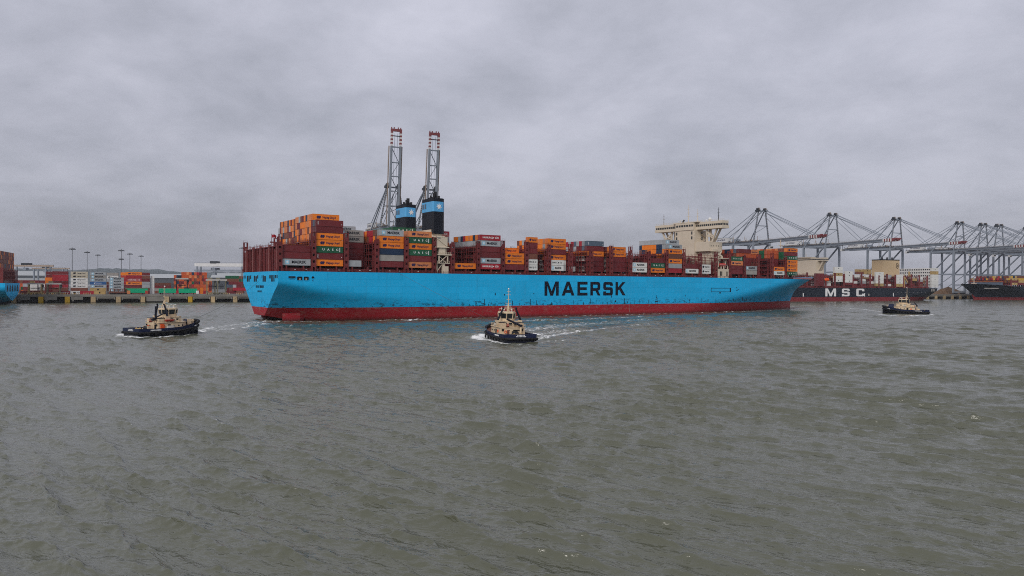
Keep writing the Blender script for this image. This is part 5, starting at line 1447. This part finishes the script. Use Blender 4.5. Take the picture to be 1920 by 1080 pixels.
    for s in (-1, 1):
        for k in range(5):
            x = 8.6 + k * .34; nb.box(x, x + .22, s * (tug_half(x, 3) + .02) - .05, s * (tug_half(x, 3) + .02) + .05, tug_top(x) - 1.35, tug_top(x) - .95, 'lettering white')
        for k in range(9):
            x = -8.2 + k * .42; nb.box(x, x + .27, s * (tug_half(x, 3) + .03) - .04, s * (tug_half(x, 3) + .03) + .04, 1.9, 2.3, 'lettering white')
    for z, n_ in ((2.32, 6), (1.95, 8)):
        for k in range(n_): nb.box(-12.08, -12.0, -.22 * n_ + k * .44, -.22 * n_ + k * .44 + .28, z, z + .25, 'lettering white')
    tag(nb.build('name_marks', root), kind='stuff')
    # after deck: doors, locker, winch, crane
    MB().box(-4.74, -4.62, -2.9, -.2, 1.7, 3.6, 'dark').build('winch_recess', root)
    lr = MB(); c0 = (-4.68, 2.4, 2.9)
    for i in range(10):
        p, q = 2 * pi * i / 10, 2 * pi * (i + 1) / 10
        lr.tube((c0[0], c0[1] + .38 * cos(p), c0[2] + .38 * sin(p)), (c0[0], c0[1] + .38 * cos(q), c0[2] + .38 * sin(q)), .11, 'safety orange', n=5)
    lr.build('life_ring', root)
    wn = MB(); wn.tube((-6.4, -1.2, 2.5), (-6.4, 1.2, 2.5), .75, 'black', n=12); wn.box(-7.0, -5.8, -1.5, -1.2, 1.5, 3.3, 'tug cream'); wn.box(-7.0, -5.8, 1.2, 1.5, 1.5, 3.3, 'tug cream'); wn.build('aft_winch', root)
    wf = MB(); wf.tube((8.4, -1.3, 4.0), (8.4, 1.3, 4.0), .8, 'tug navy', n=12); wf.box(7.7, 9.1, -1.7, -1.3, 2.6, 4.9, 'tug cream'); wf.box(7.7, 9.1, 1.3, 1.7, 2.6, 4.9, 'tug cream'); wf.build('bow_winch', root)
    bt = MB()
    for y in (-.8, .8): bt.tube((10.2, y, 3.0), (10.2, y, 4.7), .28, 'tug cream')
    bt.tube((10.2, -1.4, 4.2), (10.2, 1.4, 4.2), .2, 'tug cream'); bt.build('towing_bitt', root)
    tb = MB()
    for y in (-1.2, 1.2): tb.tube((-9.4, y, 1.5), (-9.4, y, 2.9), .25, 'tan')
    tb.tube((-9.4, -1.9, 2.5), (-9.4, 1.9, 2.5), .18, 'tan'); tb.build('stern_bitt', root)
    for y in (-2.2, -.5, 1.2): MB().box(-2.5, -2.38, y, y + 1.0, 4.75, 5.55, 'glass').build('window', root)
    MB().box(-4.76, -4.63, 1.0, 1.9, 1.7, 3.5, 'tug deck').build('door', root)
    for y in (-3.6, 3.0): MB().box(-4.76, -4.6, y, y + .7, 3.2, 3.8, 'dark').build('vent', root)
    hr_ = MB(); hr_.tube((-4.2, 1.2, 4.9), (-4.2, 1.9, 4.9), .5, 'red', n=12); hr_.box(-4.6, -3.8, 1.1, 2.0, 4.27, 4.5, 'black'); hr_.build('hose_reel', root)
    for x, y, hh in ((-3.4, -.8, 1.3), (4.9, 1.6, 1.1), (4.9, -1.6, 1.1), (-1.9, 1.9, 1.5)):
        v = MB(); v.tube((x, y, 4.2 if x < 0 else 4.25), (x, y, 4.25 + hh), .16, 'tug cream', n=7); v.sphere((x, y, 4.3 + hh), .34, 'black' if x < 0 else 'tug cream', 8, 5); v.build('deck_vent', root)
    dl = MB()
    for x in (-8.0, -5.8): dl.box(x, x + .9, 3.2, 4.3, 1.5, 2.3, 'tug cream')
    dl.build('deck_locker', root)
    cl = MB()
    for k in range(3): cl.tube((-10.3, -2.6 + k * 2.4, 1.62), (-10.3, -2.6 + k * 2.4, 1.95), .75, 'rope', .6, 12)
    cl.build('rope_coil', root)
    cr_ = MB(); cr_.tube((-5.4, -2.5, 1.5), (-5.4, -2.5, 5.1), .34, 'tug cream', n=8); cr_.box(-6.1, -3.6, -2.9, -2.1, 5.0, 5.6, 'tug black')
    cr_.tube((-4.6, -2.5, 5.4), (-4.5, -2.6, 9.6), .34, 'tug black', .40, 7); cr_.tube((-6.4, -2.7, 5.2), (-.2, -2.9, 7.9), .26, 'tug black', .18, 7)
    cr_.build('deck_crane', root)
    return root
tug = build_tug()
x, y = ground(309, 627.5)
tug.location = (x, y, 0); tug.rotation_euler = (0, radians(-1.0), radians(54)); tug.scale = (.90, .92, .97); tug['label'] = 'black and buff tug in front of the container pier, bow turned to the blue stern'
extra = MB(); extra.box(-3.9, -2.6, -4.5, -4.26, 1.8, 3.9, 'safety orange'); extra.build('orange_locker', tug)
extra = MB(); extra.prism([(-1.9, -5.1), (.8, -5.1), (.8, -4.3), (-1.9, -4.3)], 1.6, 3.2, 'canvas', [(-1.6, -4.9), (.8, -4.9), (.8, -4.3), (-1.6, -4.3)]); extra.build('tarpaulin', tug)
rb = MB(); P = [(-1.9, 0), (-1.5, -.75), (1.1, -.75), (2.0, 0), (1.1, .75), (-1.5, .75)]
rb.prism([(x * .8 - .6, y * .6 - 4.3) for x, y in P], 4.6, 5.2, 'red', [(x - .6, y - 4.3) for x, y in P]); rb.build('rescue_boat', tug)
t2 = copy_tree(tug)
for ch in [c for c in t2.children if c.name.split('.')[0] in ('orange_locker', 'tarpaulin', 'rescue_boat', 'deck_crane')]: bpy.data.objects.remove(ch)
fc = MB(); fc.tube((-5.4, -2.5, 1.5), (-5.4, -2.5, 4.8), .34, 'tug cream', n=8); fc.tube((-4.2, 2.0, 6.8), (-5.6, -2.4, 4.9), .3, 'tug black', .34, 7); fc.box(-5.9, -4.9, -2.9, -2.0, 4.6, 5.2, 'tug black'); fc.build('deck_crane', t2)
x, y = ground(979, 643.5); a = radians(111)
t2.location = (x + 12 * cos(a), y + 12 * sin(a), 0); t2.rotation_euler = (radians(1.0), radians(-1.2), a); t2['label'] = 'black and buff tug amidships below the black capitals, its stern towards the viewer'
t3 = copy_tree(t2)
x, y = ground(1699, 588.0)
t3.location = (x, y, 0); t3.rotation_euler = (0, radians(-1.6), radians(150)); t3.scale = (1.06, 1.06, 1.03); t3['label'] = 'small distant tug passing in front of the black container ship'
wc = MB(); wc.prism([(6.4, -2.4), (9.6, -1.9), (9.6, 1.9), (6.4, 2.4)], 3.2, 5.6, 'tug navy', [(6.7, -2.0), (9.2, -1.5), (9.2, 1.5), (6.7, 2.0)]); wc.build('winch_cover', t3)

def tow_line(p, q, sag, label):
    mb = MB(); p, q = Vector(p), Vector(q); n = 14; prev = None
    for i in range(n + 1):
        k = i / n; v = p.lerp(q, k) - Vector((0, 0, sag * 4 * k * (1 - k)))
        if prev is not None: mb.tube(prev, v, .05, 'rope', n=5)
        prev = v
    tag(mb.build('tow_line'), label, 'rope', 'tow lines')
tow_line(shp(40.5, -.05, DECK - .3), t2.matrix_basis @ Vector((10.2, 0, 4.4)), 0.3, 'thin tow rope from the blue ship down to the tug amidships')
tow_line(shp(-15.45, 30, 17.4), tug.matrix_basis @ Vector((10.2, 0, 4.4)), 1.5, 'thin tow rope from the blue transom towards the tug by the pier')
# ------------------------------------------------------------------ quay
TQ = [tq(p, 0, 0) for p in (76.7, 126.4, 175.5, 223, 268.6, 313.4, 357.3, 398.8, 440.8)]
STEP = (TQ[-1] - TQ[0]) / 8
quay = obj('quay', None, None, (QO[0], QO[1], 0), QTH)
tag(quay, 'long concrete container quay standing on piers', None, None, 'structure')
qd = MB(); qd.box(-460, 2300, 0, 1400, 5.4, GZ, 'concrete'); qd.build('deck_slab', quay)
yd = MB(); yd.add([(-460, 3, GZ + .006), (2300, 3, GZ + .006), (2300, 1399, GZ + .006), (-460, 1399, GZ + .006)], [(0, 1, 2, 3)], 'asphalt'); yd.build('yard_paving', quay)
qe = MB(); qe.box(-460, 2300, -.25, .5, 4.9, 6.75, 'concrete'); qe.build('cope_beam', quay)
bk = MB(); bk.box(-460, 2300, 5.5, 7, -3, 5.4, 'concrete dark'); bk.build('retaining_wall', quay)  # dark wall closing the shaded voids between the piers
pc = {}
for i in range(-14, 70):
    t = TQ[0] + STEP * i
    m = 'fender yellow' if i in (0, 1) or i in (6,) else 'fender tan'
    if m not in pc:
        b = MB(); b.box(-1.7, 1.7, -1.1, .9, .25, 4.9, m); b.box(-1.5, 1.5, -.9, 5.6, -3, .25, 'concrete dark'); b.box(-1.2, 1.2, .9, 5.6, .25, 5.4, 'concrete dark')
        pc[m] = b.mesh('fender_pier')
    obj('fender_pier', pc[m], quay, (t, 0, 0))
bl = MB(); bl.box(2.6, STEP - 2.6, .1, .5, 2.9, 4.9, 'concrete dark'); bl.box(2.2, 3.2, -.05, .6, 2.0, 4.9, 'concrete'); bl.box(STEP - 3.2, STEP - 2.2, -.05, .6, 2.6, 4.9, 'concrete'); bl.box(3.2, STEP - 3.2, -.05, .15, 4.1, 4.9, 'concrete'); blm = bl.mesh('skirt_panel')
bl = MB(); bl.box(2.3, STEP - 2.3, 0, .5, 1.0, 4.9, 'concrete'); blw = bl.mesh('skirt_panel')
bl = MB(); bl.box(2.3, STEP * .6, 0, .5, 2.4, 4.9, 'concrete'); bl.box(3.0, 4.4, 0, .5, 1.2, 2.4, 'concrete'); blh = bl.mesh('skirt_panel')
for i in range(-14, 69):
    obj('skirt_panel', blw if i in (4, 18, 27) else (blh if i in (-1, 0, 1, 30) else blm), quay, (TQ[0] + STEP * i, 0, 0))
def edge_posts(px, words):
    t = tq(px, 1, GZ); r = empty('mooring_bollard', qy(t, 1.6, GZ), QTH, f'yellow edge posts with bollard {words}', 'bollard', 'mooring bollards along the quay edge')
    for k in range(4): MB().box(-2.4 + k * 1.5, -1.9 + k * 1.5, -.3, .2, 0, 1.5, 'fender tan').build('post', r)
    MB().tube((0, .7, 0), (0, .7, .9), .4, 'yellow', .5, 10).build('bollard_head', r)
for px, wd in ((42, 'beside the blue stern'), (58, 'close by the blue stern, before maroon boxes'), (79, 'at the foot of the first yellow pier'), (98, 'in front of the red yard stack'), (120, 'between the two yellow piers'), (140, 'in front of the cream stack'), (163, 'before the crimson row')):
    edge_posts(px, wd)
for px, wd in ((392, 'below the straddle carriers'), (425, 'near the maroon boxes by the blue ship'), (449, 'closest to the blue ship')): edge_posts(px, wd)

# high mast lights
def light_mast(px, py, Y, words, ring=None):
    top = at_depth(px, py, Y)
    r = empty('light_mast', (top.x, Y, GZ), 0, f'tall grey floodlight mast {words}', 'light mast', 'floodlight masts over the yard')
    h = top.z - GZ
    MB().tube((0, 0, 0), (0, 0, h), .42, 'mast', .22, 8).build('pole', r)
    for z, R_ in ((h, 2.3),) + (((ring, 1.8),) if ring else ()):
        c = MB(); c.tube((0, 0, z - .1), (0, 0, z + .35), R_, 'mast', R_ * .9, 14); c.tube((0, 0, z + .35), (0, 0, z + 1.1), .6, 'mast', .3, 8)
        for i in range(8): a = 2 * pi * i / 8; c.box(R_ * cos(a) - .3, R_ * cos(a) + .3, R_ * sin(a) - .3, R_ * sin(a) + .3, z - .7, z - .1, 'crane dark')
        c.build('floodlight_ring', r)
light_mast(135.5, 466.5, 640, 'above the cream stack, tallest of its three'); light_mast(163.5, 473, 720, 'above the gap beside the cream stack'); light_mast(183.5, 478, 800, 'thinnest of all, over the grey stack')
light_mast(227.5, 469.5, 650, 'with a second lower ring of lamps', 31); light_mast(243.5, 476, 740, 'just beyond the double ring mast'); light_mast(264.5, 480, 800, 'farthest, over the orange and red stack')
light_mast(454, 465, 700, 'right beside the blue transom')

# warehouses
def warehouse(px0, px1, ytop, ybot, Y, words, bands=0):
    a, b = at_depth(px0, ytop, Y), at_depth(px1, ytop, Y)
    r = empty('warehouse', (a.x, Y, GZ), 0, words, 'warehouse', 'warehouses behind the yard'); L = b.x - a.x; h = a.z - GZ
    MB().box(0, L, 0, 60, 0, h * .72, 'wall grey').build('wall', r)
    MB().prism([(-1, -1), (L + 1, -1), (L + 1, 61), (-1, 61)], h * .72, h, 'roof grey', [(-1, 8), (L + 1, 8), (L + 1, 52), (-1, 52)]).build('roof', r)
    for k in range(bands): MB().box(0, L, -.4, -.05, h * (.12 + .3 * k), h * (.26 + .3 * k), 'roof grey').build('light_band', r)
    for k in range(6): MB().box(L * (.08 + k * .15), L * (.14 + k * .15), -.3, -.06, 0, h * .34, 'crane dark').build('loading_door', r)
warehouse(262, 352, 513.5, 530, 1250, 'long low shed with white roof between the yard stacks'); warehouse(24, 92, 508, 530, 1350, 'white banded shed behind the blue stern', 2)
warehouse(396, 470, 512, 530, 1150, 'grey shed behind the yard gantries next to the transom')

# yard gantries
def yard_gantry(px0, px1, ytop, Y, words, m='crane white', th=3.2):
    a, b = at_depth(px0, ytop, Y), at_depth(px1, ytop, Y); h = a.z - GZ; L = b.x - a.x
    r = empty('gantry_crane', (a.x, Y, GZ), 0, words, 'gantry crane', 'yard gantry cranes')
    for y in (0, 9): MB().box(0, L, y - .6, y + .6, h - th, h, m).build('girder', r)
    for f in (.0, .86):
        for y in (0, 9): MB().box(L * f + 2, L * f + 3.6, y - .7, y + .7, 1.4, h - th, 'crane').build('leg', r)
        MB().box(L * f + 1.6, L * f + 4, -3, 12, .3, 1.5, 'crane').build('bogie_beam', r)
    MB().box(L * .3, L * .3 + 7, -1, 10, h, h + 2.4, 'crane dark').build('trolley', r)
    c = MB(); c.box(L * .3 + 1, L * .3 + 5, 1, 6, h - th - 4.5, h - th - 1.4, 'crane'); c.tube((L * .3 + 2, 3, h - th - 1.4), (L * .3 + 2, 3, h - th), .2, 'crane dark'); c.build('operator_cab', r)
    rl = MB()
    for y in (-.6, 9.6): rl.box(0, L, y - .05, y + .05, h + 1.0, h + 1.08, 'mast'); [rl.box(x, x + .1, y - .05, y + .05, h, h + 1.05, 'mast') for x in np.arange(0, L, 3)]
    rl.build('walkway_rail', r)
yard_gantry(365, 462, 493.5, 800, 'long pale yard gantry above the orange block, beside the blue transom', 'crane white', 3.4)
yard_gantry(364, 470, 505.5, 930, 'lower yard gantry seen beneath the long pale one', 'crane', 2.2)
yard_gantry(18, 92, 496.5, 900, 'pale yard gantry just behind the moored blue stern', 'crane rust', 2.0)
yard_gantry(60, 123, 502, 1000, 'brown yard gantry behind the red yard stack', 'crane rust', 1.6)

# straddle carriers
def straddle(px, w, words, m='olive', h=12.5):
    t = tq(px, w, GZ); r = empty('straddle_carrier', qy(t, w, GZ), QTH, words, 'straddle carrier', 'straddle carriers on the quay')
    for x in (-4.3, 4.3):
        for y in (-2.3, 2.3): MB().box(x - .4, x + .4, y - .35, y + .35, 1.2, h, m).build('leg', r)
    for y in (-2.3, 2.3):
        MB().box(-5.2, 5.2, y - .5, y + .5, .8, 1.7, m).build('sill_beam', r)
        for x in (-4.2, -1.5, 1.5, 4.2): MB().tube((x, y - .35, .75), (x, y + .35, .75), .75, 'rubber', n=12).build('wheel', r)
    MB().box(-5.2, 5.2, -2.7, 2.7, h - .5, h + .7, 'canvas').build('top_frame', r)
    MB().box(3.8, 5.8, -1.2, 1.0, h - 3, h - .6, 'glass').build('cab', r); MB().box(-3.5, -.5, -2, 2, h + .7, h + 2.1, m).build('engine_box', r)
    MB().box(-3, 3, -1.2, 1.2, h * .55, h * .6, 'black').build('spreader', r)
straddle(398, 9, 'straddle carrier with a pale top near the quay edge'); straddle(413, 11, 'straddle carrier close to the maroon boxes, behind its pale twin'); straddle(341, 30, 'dark straddle carrier standing over the green container', 'black', 13.5); straddle(66, 8, 'straddle carrier beside the first yellow pier', 'tan', 8.5); straddle(101, 9, 'olive straddle carrier before the red yard stack', 'olive', 8.5)
def trailer(px, w, words, m, L=13):
    t = tq(px, w, GZ); r = empty('trailer', qy(t, w, GZ), QTH, words, 'trailer', 'trailers on the quay')
    MB().box(-L / 2, L / 2, -1.2, 1.2, 1.0, 1.35, 'black').build('bed', r)
    for x in (-L / 2 + 1.2, -L / 2 + 2.6, L / 2 - 2): MB().tube((x, -1.25, .5), (x, 1.25, .5), .5, 'rubber', n=10).build('axle', r)
    MB().box(L / 2, L / 2 + 2.2, -1.2, 1.2, .6, 3.2, m).build('tractor_cab', r); MB().box(L / 2 + .5, L / 2 + 2.25, -1.0, 1.0, 2.0, 2.9, 'glass').build('cab_window', r)
trailer(222, 6, 'rusty low trailer in front of the grey stack', 'salmon'); trailer(256, 11.4, 'tractor and trailer under the first green container', 'red'); trailer(314, 11.4, 'tractor and trailer under the middle green container', 'crimson'); trailer(352, 11.4, 'tractor and trailer under the last green container', 'white')
st_ = MB(); st_.box(-6, 6, -1.5, 1.5, 0, .5, 'black'); [st_.box(-6 + k * 3, -5.6 + k * 3, -1.5, 1.5, .5, 4.2, 'tug deck') for k in range(5)]; st_.box(-6, 6, -1.4, 1.4, .5, 1.9, 'brown'); st_.box(-6, 6, -1.5, 1.5, 4.2, 4.6, 'tug deck')
tag(obj('flat_rack', st_.mesh('flat_rack'), None, qy(tq(222, 9, 8), 9, GZ), QTH), 'rusty brown flat rack at the foot of the pale grey stack', 'flat rack')
mo = MB(); rs_ = random.Random(4)
V, Fc = [], []
for j in range(8):
    for i in range(16):
        a = 2 * pi * i / 16; R_ = 24 * (1 - j / 7.0) ** .8; V.append((R_ * 1.5 * cos(a) * rs_.uniform(.9, 1.1), R_ * .5 * sin(a), 10.5 * (j / 7.0) ** .9 * rs_.uniform(.9, 1.08)))
for j in range(7):
    for i in range(16): Fc.append((j * 16 + i, j * 16 + (i + 1) % 16, (j + 1) * 16 + (i + 1) % 16, (j + 1) * 16 + i))
mo.add(V, Fc, 'soil'); tag(obj('earth_mound', mo.mesh('earth_mound'), None, qy(tq(1778, 26, 10), 26, GZ), QTH), 'brown heap of soil on the quay between the two black ships', 'heap')

# ------------------------------------------------------------------ ship to shore cranes (local x along the quay, y inland, z above the quay)
G_, CG = 64.0, 'crane'
def crane_parts(root, up):
    def P(name, mb, parent=root): return mb.build(name, parent)
    for x in (-13, 13):
        for y in (0, 35): P('leg', MB().box(x - 1.35, x + 1.35, y - .9, y + .9, 4.2, G_ - .6, CG))
        P('portal_beam', MB().box(x - .7, x + .7, .9, 34.1, 28.5, 30.2, CG))
        P('diagonal_brace', MB().beam((x, 33.8, 30.5), (x, 1.2, G_ - 1.5), 1.5, 1.5, CG)); P('diagonal_brace', MB().beam((x, 34, 5), (x, 1, 28), .7, .7, CG))
        P('top_beam', MB().box(x - .6, x + .6, .9, 34.1, G_ - 2.6, G_ - .8, CG))
    for y in (0, 35):
        P('sill_beam', MB().box(-14.5, 14.5, y - 1, y + 1, 2.4, 4.3, CG)); P('cross_beam', MB().box(-12.1, 12.1, y - .8, y + .8, G_ - 2.4, G_ - .4, CG)); P('cross_beam', MB().box(-12.1, 12.1, y - .6, y + .6, 13, 14.4, CG))
        b = MB()
        for x in (-12, -6, 6, 12): b.box(x - 2, x + 2, y - .7, y + .7, .5, 2.4, 'crane dark')
        P('bogie', b)
    gd = MB()
    for x in (-4.3, 4.3): gd.box(x - .75, x + .75, -1.5, 80, G_ - .9, G_ + 2.9, CG)
    for y in (6, 20, 36, 52, 66, 79): gd.box(-3.5, 3.5, y, y + 1, G_ + .2, G_ + 1.6, CG)
    P('girder', gd)
    wk = MB(); r2 = random.Random(2)
    for s in (-1, 1):
        wk.box(s * 6.3 - .6, s * 6.3 + .6, -1, 80, G_ + 2.0, G_ + 2.2, 'crane rust'); wk.box(s * 6.9 - .05, s * 6.9 + .05, -1, 80, G_ + 3.2, G_ + 3.3, 'crane rust')
        for y in np.arange(-1, 80, 2.6): wk.box(s * 6.9 - .06, s * 6.9 + .06, y, y + .12, G_ + 2.2, G_ + 3.3, 'crane rust'); wk.box(s * 5.6 - .3, s * 5.6 + .3, y, y + 1.6, G_ + 2.6, G_ + 2.6 + r2.choice([.3, .8, 1.6]), r2.choice(['crane rust', 'crane dark', 'crane white', CG]))
    for y, x in ((24, -4), (30, 4), (10, 4), (44, -4)): wk.tube((x, y, G_ + 2.6), (x, y, G_ + r2.uniform(6, 11)), .3, 'crane rust', n=6)
    P('walkway', wk)
    mh = MB(); mh.box(-6.2, 6.2, 56, 74, G_ + 2.9, G_ + 8.6, 'crane white'); mh.box(-6.4, 6.4, 55.8, 74.2, G_ + 8.6, G_ + 9.0, CG); mo_ = P('machinery_house', mh)
    t_ = obj('lettering', text_mesh('DP WORLD', 3.0, 'lettering navy', .02), mo_, (-6.26, 65, G_ + 5.8)); t_.rotation_euler = (0, 0, -pi / 2)
    el = MB(); el.box(-4, 4, 40, 47, G_ + 2.8, G_ + 6.2, CG); P('electrical_house', el)
    # apex frame
    for s in (-1, 1):
        P('apex_leg', MB().beam((s * 12.6, 0, G_ - .5), (s * 5.6, -1, 103), 1.3, 1.3, CG)); P('back_leg', MB().beam((s * 5.6, 1, 103), (s * 12.2, 34.6, G_ - .5), 1.0, 1.0, CG))
        P('backstay', MB().beam((s * 5.0, 1, 104.4), (s * 4.4, 76, G_ + 2.8), .55, .55, CG)); P('backstay', MB().beam((s * 4.2, 1, 104), (s * 4.2, 55, G_ + 3), .4, .4, CG))
        tp = MB(); tp.box(s * 5.6 - 2.2, s * 5.6 + 2.2, -2.6, 2.6, 102, 104.2, 'crane dark'); tp.box(s * 5.6 - .5, s * 5.6 + .5, -2.2, 2.2, 104.2, 106.6, 'crane rust'); tp.tube((s * 5.6, -2, 105.2), (s * 5.6, 2, 105.2), 1.2, 'crane dark', n=10)
        for k in range(4): tp.box(s * 5.6 - 2.2 + k * 1.4, s * 5.6 - 2.1 + k * 1.4, -2.6, -2.5, 104.2, 105.6, 'crane rust')
        P('sheave_platform', tp)
        ld = MB()
        for k in range(18):
            q = k / 18; x = s * (12.6 - 7 * q); z = G_ + 38 * q; ld.box(x - 1.2, x + .9, -1.2 - q, -.7 - q, z + 1, z + 1.16, 'crane rust')
        P('ladder', ld)
    tie = MB(); tie.box(-4.4, 4.4, -.7, .7, 102, 103.4, CG); tie.box(-9, 9, -.8, 0, 84, 85, CG); tie.beam((-10.6, -.4, 75), (8.6, -.4, 84.5), .5, .5, CG); P('apex_tie', tie)
    # boom about its hinge at y = -2, z = G_
    ang = radians(84) if up else radians(1.2)
    R_ = Matrix.Translation((0, -2, G_ + 1)) @ Matrix.Rotation(-ang, 4, 'X')
    def B(p): return R_ @ Vector((p[0], p[1], p[2]))
    def bb(mb, x0, x1, l0, l1, z0, z1, m):      # box along the boom, l = metres out from the hinge
        vs = [B(v) for v in ((x0, -l0, z0), (x1, -l0, z0), (x1, -l1, z0), (x0, -l1, z0), (x0, -l0, z1), (x1, -l0, z1), (x1, -l1, z1), (x0, -l1, z1))]
        mb.add(vs, [(0, 1, 2, 3), (4, 7, 6, 5), (0, 4, 5, 1), (1, 5, 6, 2), (2, 6, 7, 3), (3, 7, 4, 0)], m)
    bo = MB(); LB = 92.0
    for x in (-4.3, 4.3): bb(bo, x - .75, x + .75, .6, LB - 16, -1.9, 1.4, CG)
    for l in (4, 19, 33, 47, 60, LB - 17.5): bb(bo, -3.55, 3.55, l, l + 1.1, -.8, .9, CG)
    for i, (a, b) in enumerate(((5, 19), (20, 33), (34, 47), (48, 60), (61, LB - 18))):
        s = 1 if i % 2 else -1
        bo.beam(B((-3.5 * s, -a, 1.0)), B((3.5 * s, -b, 1.0)), .5, .5, CG)
    bo_ = P('boom', bo)
    tip = MB()
    for x in (-4.3, 4.3):
        for k in range(8): bb(tip, x - .8, x + .8, LB - 16 + k * 1.7, LB - 16 + (k + 1) * 1.7, -1.9, 1.45, 'crane red' if k % 2 else 'crane white')
    bb(tip, -5.2, 5.2, LB - 2.4, LB, -1.3, 1.4, 'crane red'); bb(tip, -3.6, 3.6, LB - 7, LB - 6.2, -.8, .8, 'crane dark')
    for x in (-4.4, -2, 2, 4.4): bb(tip, x - .3, x + .3, LB, LB + 1.6, 0, 1.8, 'crane red')
    tip.build('boom_tip', bo_)
    bk_ = MB()
    for s in (-1, 1):
        if up: bk_.add([B(v) for v in ((s * 5.9, 0, 1.4), (s * 6.1, 0, 1.4), (s * 6.1, -LB + 16, 1.4), (s * 5.9, -LB + 16, 1.4))], [(0, 1, 2, 3)], CG)
        bb(bk_, s * 6.3 - .5, s * 6.3 + .5, 2, LB - 16, .9, 1.05, 'crane rust')
        for l in np.arange(2, LB - 16, 3): bb(bk_, s * 6.75 - .06, s * 6.75 + .06, l, l + .14, 1.0, 2.2, 'crane rust')
        bb(bk_, s * 6.75 - .05, s * 6.75 + .05, 2, LB - 16, 2.1, 2.2, 'crane rust')
    bk_.build('walkway', bo_)
    if up:
        for s in (-1, 1):
            P('forestay', MB().beam((s * 5.0, -1, 104), B((s * 4.3, -44, 1.4)), .4, .4, CG))
            hr = MB(); hr.tube(B((s * 1.4, -6, 0)), B((s * 1.4, -LB + 4, 0)), .12, 'crane dark', n=5); P('hoist_rope', hr)
    else:
        for s in (-1, 1):
            P('forestay', MB().beam((s * 5.2, -1, 104.4), B((s * 4.3, -LB + 10, 1.4)), .62, .62, CG)); P('forestay', MB().beam((s * 4.4, -1, 104), B((s * 4.3, -LB + 15, 1.4)), .4, .4, CG)); P('forestay', MB().beam((s * 5.0, -1, 103.6), B((s * 4.3, -42, 1.4)), .45, .45, CG))
    yc = 18 if up else -16
    cb = MB(); cb.box(-1.8, 1.8, yc - 2, yc + 2, G_ - 8.2, G_ - 5.4, 'crane white'); cb.box(-1.9, 1.9, yc - 2.06, yc - 1.2, G_ - 7.6, G_ - 6, 'glass'); cb.tube((0, yc, G_ - 5.4), (0, yc, G_), .25, CG)
    cb.box(-3.5, 3.5, yc - 4, yc + 5, G_ - .6, G_ - .3, 'crane dark'); P('trolley_cab', cb)
def crane(t, label, up=False, proto=None):
    loc = qy(t, 4, GZ)
    if proto is None:
        r = empty('container_crane', loc, QTH, label, 'crane', 'quay cranes with raised booms' if up else 'quay cranes with lowered booms'); crane_parts(r, up)
    else: r = copy_tree(proto); r.location = loc; r['label'] = label
    return r
c_up = crane(159.5, 'tall quay crane with raised striped boom behind the farther funnel', True)
crane(197.3, 'tall quay crane with raised striped boom behind the nearer funnel', True, c_up)
c_dn = crane(626, 'grey blue quay crane with lowered boom beside the cream bridge house')
for t, lab in ((748.4, 'grey blue quay crane, second from the bridge house, over the black ship'), (871.6, 'grey blue quay crane standing behind the cream funnel'), (1006.9, 'grey blue quay crane standing over the gap between the black ships'),
               (1061.3, 'grey blue quay crane, first one over the second black ship'), (1099.9, 'grey blue quay crane, second one over the second black ship'), (1172, 'grey blue quay crane at the very edge of view'), (1240, 'farthest grey blue quay crane, mostly out of view')):
    crane(t, lab, False, c_dn)
# ------------------------------------------------------------------ damp air over the estuary
hb = MB(); hb.box(-9000, 9000, -9000, 9400, -6, 260, 'white')
hm = bpy.data.materials.new('haze'); hm.use_nodes = True
hm.node_tree.nodes.clear()
ho = N(hm.node_tree, 'ShaderNodeOutputMaterial'); hv = N(hm.node_tree, 'ShaderNodeVolumePrincipled')
hv.inputs['Color'].default_value = (0.86, 0.90, 0.97, 1); hv.inputs['Density'].default_value = 0.00005; hv.inputs['Anisotropy'].default_value = 0.2
hm.node_tree.links.new(hv.outputs[0], ho.inputs['Volume'])
hz_me = hb.mesh('haze'); hz_me.materials.clear(); hz_me.materials.append(hm)
tag(obj('haze', hz_me), 'thin pale damp air over the whole harbour', None, None, 'stuff')
